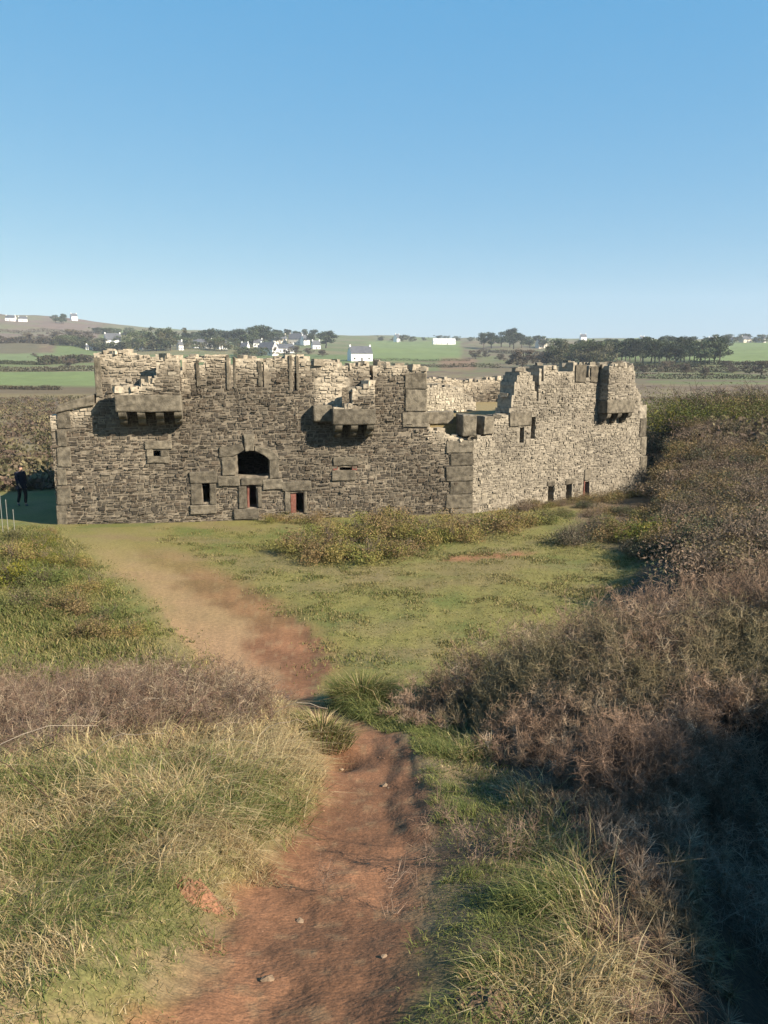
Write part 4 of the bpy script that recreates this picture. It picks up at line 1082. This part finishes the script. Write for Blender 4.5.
# ------------------------------------------------------------------ far houses
def house(px, pbase, wpx, wallpx, roofpx, label, ang=0.0, chim=2, wall=None, depth=.6, nwin=3, roofmat=None):
    p = far_pos(px, pbase); D = p[1]; k = D / F
    L, hw, hr = wpx * k, wallpx * k, roofpx * k; dp = L * depth if L < 14 else 8.0
    o = empty('house', p, label, 'house', None, ang)
    def mesh(name, vs, fs, mat, par):
        me = bpy.data.meshes.new(name); me.from_pydata(vs, [], fs); me.update(); return link(name, me, mat, par)
    l, d = L / 2, dp / 2
    vs = [(-l, -d, -2), (l, -d, -2), (l, d, -2), (-l, d, -2), (-l, -d, hw), (l, -d, hw), (l, d, hw), (-l, d, hw), (-l, 0, hw + hr), (l, 0, hw + hr)]
    mesh('walls', vs, [(0, 1, 5, 4), (2, 3, 7, 6), (1, 2, 6, 9, 5), (3, 0, 4, 8, 7)], wall or M_WHITE, o)
    e = .3; th = .25; sl = hr / d
    def rp(s):
        return [(-l - e * .3, s * (d + e), hw - e * sl), (l + e * .3, s * (d + e), hw - e * sl), (l + e * .3, 0, hw + hr), (-l - e * .3, 0, hw + hr)]
    rv = []; rf = []
    for s in (-1, 1):
        b = len(rv); lo = rp(s); rv += [(x, y, z + .02) for x, y, z in lo] + [(x, y, z + th) for x, y, z in lo]
        rf += [(b + 4, b + 5, b + 6, b + 7), (b, b + 3, b + 2, b + 1), (b, b + 1, b + 5, b + 4), (b + 1, b + 2, b + 6, b + 5), (b + 3, b, b + 4, b + 7)]
    rof = mesh('roof', rv, rf, roofmat or M_SLATE, o)
    for i in range(chim):
        cx = (-l + .5) if i == 0 else (l - .5)
        c = .45; z0, z1 = hw + hr * .6, hw + hr + 1.1
        cv = [(cx + a * c, b * c, z) for z in (z0, z1) for a, b in ((-1, -1), (1, -1), (1, 1), (-1, 1))]
        mesh('chimney', cv, [(0, 1, 5, 4), (1, 2, 6, 5), (2, 3, 7, 6), (3, 0, 4, 7), (4, 5, 6, 7)], wall or M_WHITE, rof)
    for i in range(nwin):
        x = -l + L * (i + .5) / nwin; ww, z0, z1 = .55, .9, min(2.2, hw - .3)
        y = -d - .03
        dr = (i == nwin // 2 and nwin > 1)
        if dr: z0 = 0
        mesh('door' if dr else 'window', [(x - ww, y, z0), (x + ww, y, z0), (x + ww, y, z1), (x - ww, y, z1), (x - ww, -d + .1, z0), (x + ww, -d + .1, z0), (x + ww, -d + .1, z1), (x - ww, -d + .1, z1)],
             [(0, 1, 2, 3), (1, 0, 4, 5), (2, 1, 5, 6), (3, 2, 6, 7), (0, 3, 7, 4)], M_GLASS, o)
house(360, 361, 22, 7.5, 6.5, 'white house with steep slate roof standing alone in the central green field', .35)
house(268, 355, 18, 6, 6, 'large white gabled cottage nearest the parapet in the hamlet', -.5)
house(286, 353, 16, 4.5, 4, 'long low white cottage right of the gabled cottage', .2)
house(279, 343, 14, 4, 4.5, 'cream house high up in the middle of the hamlet', .5, wall=M_CREAM)
house(296, 344, 13, 5, 5, 'cream gabled house among dark trees in the hamlet', -.3, wall=M_CREAM)
house(305, 345, 8, 5, 4.5, 'white house at the right end of the hamlet beside the broad pine', .9)
house(203, 348, 18, 4.5, 4, 'white house in front of the skyline pines', .3)
house(180, 350, 6, 5, 4, 'small white house left of the pine wood', 1.0)
house(113, 345, 15, 5, 6, 'white house with dark roof left of the parapet corner', .5)
house(90, 350, 7, 3, 2, 'tiny white cottage below the dark roofed house', .2)
house(11, 321, 9, 3, 2.2, 'white house on the left skyline close to the picture edge', .1)
house(23, 321.5, 8, 2.5, 2, 'second white house from the edge on the left skyline', .4)
house(74, 320.5, 6, 4, 2.5, 'small white house beside dark trees on the left skyline', .8)
house(444, 344.5, 22, 2.8, 2.8, 'long white barn on the skyline above the central field', .1, chim=0, nwin=4, roofmat=M_PALE)
house(397, 342, 7, 3.5, 4, 'small white gabled house on the skyline right of the lone house', 1.0)
house(541, 348, 10, 5, 3.5, 'grey stone house in front of the pine wood', .5, wall=M_CREAM)
house(583, 340, 6, 3, 2.5, 'tiny white house peeping over the wood right of centre', .2)
house(642, 341, 5, 2.5, 2, 'tiny white house on the skyline above the pine row', .5)
house(222, 349, 9, 4, 4, 'small white cottage between rounded trees in front of the pine wood', .7)
house(245, 350, 8, 3.5, 3.5, 'small white cottage with one slate roof left of the hamlet', -.4)
house(258, 347, 9, 4, 3.5, 'white cottage higher up at the left side of the hamlet', .2)
house(316, 349, 8, 4, 4, 'white cottage low down right of the hamlet beside a bare tree', .4)
house(140, 349, 9, 4, 4, 'white cottage among bushy trees behind the left parapet', -.3)
house(160, 345, 7, 3, 3, 'little white cottage above the left parapet trees', .5)
house(712, 342.5, 8, 2.5, 2.5, 'white house at the left end of the right skyline row', .2)
house(728, 342.5, 9, 2.5, 3, 'white house with big slate roof in the right skyline row', -.3)
house(745, 342.5, 10, 3, 3, 'cream house in the right skyline row', .4, wall=M_CREAM)
house(761, 342.5, 10, 4, 3, 'bright white gabled house nearest the right picture edge', .9)

# ------------------------------------------------------------------ person walking beside the fort
M_NAVY = mat_plain('navy_jacket_cloth', (.018, .02, .035), (.028, .03, .05), .9, 20)
M_TROU = mat_plain('charcoal_trouser_cloth', (.02, .02, .022), (.03, .03, .034), .9, 20)
M_SKIN = mat_plain('skin', (.42, .25, .18), (.48, .30, .22), .6, 10)
M_HAIR = mat_plain('dark_hair', (.02, .014, .01), (.035, .025, .018), .7, 40)
M_SHOE = mat_plain('grey_shoe', (.10, .10, .10), (.16, .16, .16), .7, 20)
def skin_mesh(name, verts, edges, radii, mat, parent, sub=2, root=0):
    me = bpy.data.meshes.new(name); me.from_pydata(verts, edges, []); me.update()
    o = link(name, me, mat, parent)
    m = o.modifiers.new('Skin', 'SKIN'); m.use_smooth_shade = True
    if not me.skin_vertices: me.attributes.new('skin', 'FLOAT', 'POINT')
    sv = me.skin_vertices[0].data
    for i, r in enumerate(radii):
        sv[i].radius = r if isinstance(r, tuple) else (r, r); sv[i].use_root = (i == root)
    s = o.modifiers.new('Sub', 'SUBSURF'); s.levels = sub; s.render_levels = sub
    return o
pp = hit(23, 506, 20, 60)
per = empty('person', pp, 'person in dark navy jacket and dark trousers walking in the shade left of the fort', 'person', None, R(-35))
# local: +X is walking direction, Y left
V = [(0, 0, .93), (0, 0, 1.12), (.01, 0, 1.36), (.02, 0, 1.47), (.03, 0, 1.56), (.045, 0, 1.66),
     (.01, .17, 1.40), (-.06, .22, 1.14), (-.02, .23, .90), (.0, .23, .80),
     (.01, -.17, 1.40), (.05, -.22, 1.14), (.20, -.21, .94), (.26, -.20, .86),
     (.01, .09, .88), (.12, .095, .50), (.04, .10, .09), (.16, .10, .035),
     (.0, -.09, .88), (-.03, -.09, .49), (-.20, -.09, .12), (-.10, -.09, .035)]
Ed = [(0, 1), (1, 2), (2, 3), (3, 4), (4, 5), (2, 6), (6, 7), (7, 8), (8, 9), (2, 10), (10, 11), (11, 12), (12, 13), (0, 14), (14, 15), (15, 16), (16, 17), (0, 18), (18, 19), (19, 20), (20, 21)]
Rd = [(.11, .15), (.10, .14), (.11, .16), .055, (.085, .07), (.085, .075), .06, .042, .03, .032, .06, .042, .03, .032, .085, .058, .042, .038, .085, .058, .042, .038]
skin_mesh('body', V, Ed, Rd, M_SKIN, per)
skin_mesh('jacket', [V[0], V[1], V[2], (.015, 0, 1.475), V[6], V[7], (-.025, .23, .93), V[10], V[11], (.18, -.21, .965), (0, 0, .84)],
          [(0, 1), (1, 2), (2, 3), (2, 4), (4, 5), (5, 6), (2, 7), (7, 8), (8, 9), (0, 10)], [(.15, .19), (.145, .18), (.145, .195), .075, .08, .062, .052, .08, .062, .052, (.15, .185)], M_NAVY, per)
skin_mesh('trousers', [V[0], V[14], V[15], (.045, .10, .11), V[18], V[19], (-.19, -.09, .14)], [(0, 1), (1, 2), (2, 3), (0, 4), (4, 5), (5, 6)], [(.125, .165), .105, .075, .065, .105, .075, .065], M_TROU, per)
for i, (a, b) in enumerate((((.02, .10, .05), (.20, .10, .035)), ((-.21, -.09, .09), (-.08, -.09, .035)))):
    skin_mesh('shoe', [a, ((a[0] + b[0]) / 2, a[1], (a[2] + b[2]) / 2), b], [(0, 1), (1, 2)], [.05, .05, .04], M_SHOE, per)
skin_mesh('hair', [(.0, 0, 1.60), (.01, 0, 1.67), (.04, 0, 1.725)], [(0, 1), (1, 2)], [(.085, .08), (.10, .092), (.075, .07)], M_HAIR, per)
# hands: five fingers each
for base_p, dirn in ((Vector(V[9]), Vector((.05, 0, -1)).normalized()), (Vector(V[13]), Vector((.75, .05, -.65)).normalized())):
    fwd = Vector((1, 0, 0)); fwd = (fwd - dirn * fwd.dot(dirn)).normalized()
    for k in range(5):
        off = fwd * (.024 - .016 * k) if k < 4 else fwd * .035
        ln = (.075, .082, .078, .06, .05)[k]
        st_ = base_p + off + dirn * (0 if k < 4 else -.02)
        d2 = (dirn + (fwd * .8 if k == 4 else Vector((0, 0, 0)))).normalized()
        skin_mesh('finger', [tuple(st_), tuple(st_ + d2 * ln * .5), tuple(st_ + d2 * ln + fwd * .01)], [(0, 1), (1, 2)], [.010, .009, .007], M_SKIN, per, 1)

# three thin white stakes at the left edge
M_STAKE = mat_plain('white_stake_paint', (.27, .26, .23), (.33, .32, .29), .7, 20)
for px, pb, pt, lab in ((2, 521, 492, 'tallest thin white stake at the left picture edge'), (7, 517, 499, 'middle thin white stake near the left picture edge'), (14, 523, 509, 'shortest thin white stake nearest the fort shadow')):
    Y = 25.0; p = at(px, pb, Y); h = (pb - pt) / F * Y; g = gz(p[0], p[1])
    bm = bmesh.new()
    for (r1, r2, z0, z1) in ((.010, .009, min(g - p[2], 0) - .1, h - .05), (.012, .011, h - .05, h)):
        bmesh.ops.create_cone(bm, cap_ends=True, segments=8, radius1=r1, radius2=r2, depth=z1 - z0, matrix=Matrix.Translation((0, 0, (z0 + z1) / 2)))
    me = bpy.data.meshes.new('stake'); bm.to_mesh(me); bm.free()
    o = link('stake', me, M_STAKE); o.location = p; tag(o, lab, 'stake', 'white stakes by the left edge')

# ------------------------------------------------------------------ loose things on the trail
def rocks(P, s, cols):
    ac = Acc()
    ico = bmesh.new(); bmesh.ops.create_icosphere(ico, subdivisions=1, radius=1)
    iv = np.array([v.co for v in ico.verts]); it = np.array([[v.index for v in f.verts] for f in ico.faces]); ico.free()
    for p, k in zip(P, s):
        v = iv * rng.uniform(.7, 1.25, iv.shape) * [k, k * rng.uniform(.6, 1), k * .45]
        a = rng.uniform(0, 6.28); v = v @ np.array([[math.cos(a), -math.sin(a), 0], [math.sin(a), math.cos(a), 0], [0, 0, 1]]).T
        ac.add(v + p, None, it, pick(cols, 1)[0])
    return ac
P = scatter(-1.6, 1.2, 1.7, 9.2, 420, lambda x, y: sstep(.05, -.1, dpath(x, y)))
P2 = scatter(-6, 0, 9.2, 15, 14, lambda x, y: sstep(.2, -.2, dpath(x, y)))
PP = np.vstack([P, P2])
o = link('gravel', rocks(PP, rng.gamma(2, .0026, len(PP)) + .003, [(.30, .18, .11), (.38, .27, .18), (.24, .13, .08), (.20, .11, .065)]).mesh('gravel'), M_STONE)
tag(o, 'small pale stones and crumbs of earth strewn on the red path', 'gravel', kind='stuff')
for px, py, s, lab in ((385, 786, .07, 'pale flat stone set in the path below the crumbled bank'), (342, 770, .05, 'pale pebble in the middle of the path near the grass tussock'), (268, 980, .055, 'pale stone lying on the path near the bottom edge'), (300, 922, .045, 'rounded reddish stone in the lower middle of the path'), (384, 957, .03, 'small pale pebble beside the right verge')):
    h = hit(px, py)
    o = link('stone', rocks(np.array([[0, 0, .0]]), [s * .62], [(.29, .20, .13)]).mesh('stone'), M_STONE); o.location = h; tag(o, lab, 'stone')
def mound(name, px, py, r, hgt, label, colr):
    h = hit(px, py); n = 26
    g = np.linspace(-1, 1, n); X, Y = np.meshgrid(g, g, indexing='ij'); d = np.hypot(X, Y)
    z = hgt * sstep(1, 0, d) * (.6 + .9 * fbm(X * 4 + px, Y * 4, 7)) + .02 * rng.random(d.shape)
    x = h[0] + X * r; y = h[1] + Y * r
    zz = ground(x, y) + z - .04 * sstep(.8, 1.0, d) - .01
    v = np.stack([x, y, zz], -1).reshape(-1, 3) - h
    i, j = np.meshgrid(np.arange(n - 1), np.arange(n - 1), indexing='ij'); i = i.ravel(); j = j.ravel()
    q = np.stack([i * n + j, (i + 1) * n + j, (i + 1) * n + j + 1, i * n + j + 1], -1)
    ac = Acc(); ac.add(v, q, None, np.array(colr) * rng.uniform(.75, 1.3, (len(v), 1)))
    o = link(name, ac.mesh(name), M_GROUND); o.location = h; tag(o, label, 'mound')
mound('molehill', 200, 897, .13, .075, 'crumbly reddish molehill in the grass left of the path', (.22, .11, .065))
mound('earth_mound', 492, 1003, .16, .035, 'bare brown earth mound in the right verge at the bottom edge', (.17, .11, .07))
# tussocks at the step in the trail
def tussock(px, py, rad, hgt, dome, n, label, gfrac):
    p = hit(px, py)
    a = rng.uniform(0, 6.28, n); rr = rng.random(n) ** .6 * rad
    P = np.stack([p[0] + np.cos(a) * rr * 1.3, p[1] + np.sin(a) * rr, np.zeros(n)], 1); P[:, 2] = ground(P[:, 0], P[:, 1]) + dome * (1 - (rr / rad) ** 2)
    ac = Acc(); ac.add(*blades(P - p, hgt * rng.uniform(.5, 1.15, n), .006 + .005 * rng.random(n), rng.uniform(.3, 1.3, n), np.where((rng.random(n) < gfrac)[:, None], pick(GRN, n), pick(STR, n)), a))
    o = link('grass_tussock', ac.mesh('grass_tussock'), M_GRASS); o.location = p; tag(o, label, 'grass tussock')
tussock(322, 745, .24, .24, .16, 1500, 'rounded grass tussock at the step in the path', .5)
tussock(362, 704, .28, .36, .10, 3600, 'dark green grass clump leaning over the pinched part of the path', .8)
# arching thorn bushes on the right
def thorn(name, px, py, n, h, spread, label, seed, kids=24, r0=.0034, col=(.19, .14, .11), Y=None):
    rg = np.random.default_rng(seed)
    p = hit(px, py) if Y is None else np.array([px, Y, gz(px, Y)])
    B = np.stack([rg.normal(0, .28, n), rg.normal(0, .28, n), np.zeros(n) - .05], 1)
    ac = Acc()
    for v, q, cc in twigs(B, rg.uniform(.55, 1.1, n) * h, spread, np.array([col]) * rg.uniform(.6, 1.5, (n, 1)), kids=kids, r0=r0, rg=rg, k=7, zig=.08, sub=3): ac.add(v, q, None, cc)
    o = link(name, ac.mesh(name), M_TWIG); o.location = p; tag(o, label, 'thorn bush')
thorn('thorn_bush', 655, 785, 260, .36, .65, 'reddish brown bare thorn bush at the edge of the dark hollow on the right', 5, kids=30, col=(.20, .13, .09))
thorn('thorn_bush', 1.9, 0, 40, .5, .8, 'sparse thorn bush in the dark hollow at the lower right corner', 7, kids=24, r0=.0022, col=(.22, .18, .14), Y=3.8)
thorn('thorn_bush', 4.0, 0, 620, .78, .6, 'tall dense thorn bush unseen past the right picture edge shading the hollow', 8, col=(.12, .09, .07), Y=5.0)  # the dense dark bushes stand out of frame, added to shade the hollow
thorn('thorn_bush', 3.3, 0, 520, .8, .6, 'unseen dense dark thorn bush shading the lower right corner', 9, col=(.12, .09, .07), Y=3.2)
thorn('thorn_bush', 2.6, 0, 420, .5, .6, 'unseen dense thorn bush right of the trail start shading the hollow', 10, col=(.12, .09, .07), Y=1.6)

thorn('thorn_bush', 4.1, 0, 520, .7, .5, 'tall thorn bush just past the right picture edge shading the dark hollow', 11, col=(.12, .09, .07), Y=6.1)
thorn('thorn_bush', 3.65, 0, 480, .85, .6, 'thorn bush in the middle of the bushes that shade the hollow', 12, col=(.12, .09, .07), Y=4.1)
thorn('thorn_bush', 2.95, 0, 420, .62, .6, 'unseen low thorn bush shading the near rim of the dark hollow', 13, col=(.12, .09, .07), Y=2.4)

thorn('thorn_bush', 468, 868, 16, .36, .8, 'small twiggy thorn sprig in the green verge throwing its shadow on the path', 14, kids=14, r0=.003, col=(.16, .11, .08))

# ------------------------------------------------------------------ air
bm = bmesh.new(); bmesh.ops.create_cube(bm, size=1, matrix=Matrix.Translation((0, 0, 20)) @ Matrix.Diagonal((5500, 5500, 400, 1)))
me = bpy.data.meshes.new('haze'); bm.to_mesh(me); bm.free()
M_HAZE = bpy.data.materials.new('haze_air'); M_HAZE.use_nodes = True; hn = M_HAZE.node_tree.nodes
hn.remove(hn['Principled BSDF']); pv = hn.new('ShaderNodeVolumePrincipled'); pv.inputs['Color'].default_value = (.80, .88, 1, 1); pv.inputs['Density'].default_value = .00016
M_HAZE.node_tree.links.new(pv.outputs[0], hn['Material Output'].inputs['Volume'])
o = link('haze', me, M_HAZE); o['kind'] = 'stuff'; o['label'] = 'thin bluish air haze over the far fields'; o['category'] = 'haze'

# ------------------------------------------------------------------ light, sky, camera
SUN = Vector((.86, -.51, 0)).normalized(); EL = R(34)
sd = bpy.data.lights.new('sun', 'SUN'); sd.energy = 5.0; sd.angle = R(.53); sd.color = (1, .885, .715)
so = bpy.data.objects.new('sun', sd); COL.objects.link(so)
toward = Vector((SUN.x * math.cos(EL), SUN.y * math.cos(EL), math.sin(EL)))
so.rotation_euler = toward.to_track_quat('Z', 'Y').to_euler(); so.location = (30, -10, 30)
W = bpy.data.worlds.new('World'); SC.world = W; W.use_nodes = True
nt = W.node_tree; bg = nt.nodes['Background']
sky = nt.nodes.new('ShaderNodeTexSky'); sky.sky_type = 'NISHITA'; sky.sun_disc = False
sky.sun_elevation = EL; sky.sun_rotation = math.atan2(SUN.x, SUN.y)
sky.air_density = 1.0; sky.dust_density = .25; sky.ozone_density = 1.2; sky.altitude = 30
tint = nt.nodes.new('ShaderNodeVectorMath'); tint.operation = 'MULTIPLY'; tint.operation = 'MULTIPLY_ADD'; tint.inputs[1].default_value = (.56, .45, .20); tint.inputs[2].default_value = (0, 1.9, 4.6)   # cool white balance of the photo
nt.links.new(sky.outputs[0], tint.inputs[0]); nt.links.new(tint.outputs[0], bg.inputs[0]); bg.inputs[1].default_value = .0495
cd = bpy.data.cameras.new('camera'); co = bpy.data.objects.new('camera', cd); COL.objects.link(co)
cd.sensor_fit = 'VERTICAL'; cd.sensor_height = 36; cd.lens = F / 1024 * 36; cd.clip_end = 9000; cd.clip_start = .05
co.rotation_euler = (math.pi / 2 - PITCH, 0, 0); SC.camera = co
vs = SC.view_settings; vs.view_transform = 'Standard'; vs.look = 'None'; vs.exposure = 1.42; vs.gamma = 1
SC.cycles.max_bounces = 5; SC.cycles.diffuse_bounces = 1; SC.cycles.transmission_bounces = 2; SC.cycles.volume_bounces = 0
SC.cycles.use_denoising = True; SC.cycles.denoising_prefilter = 'ACCURATE'; SC.cycles.denoising_input_passes = 'RGB_ALBEDO_NORMAL'
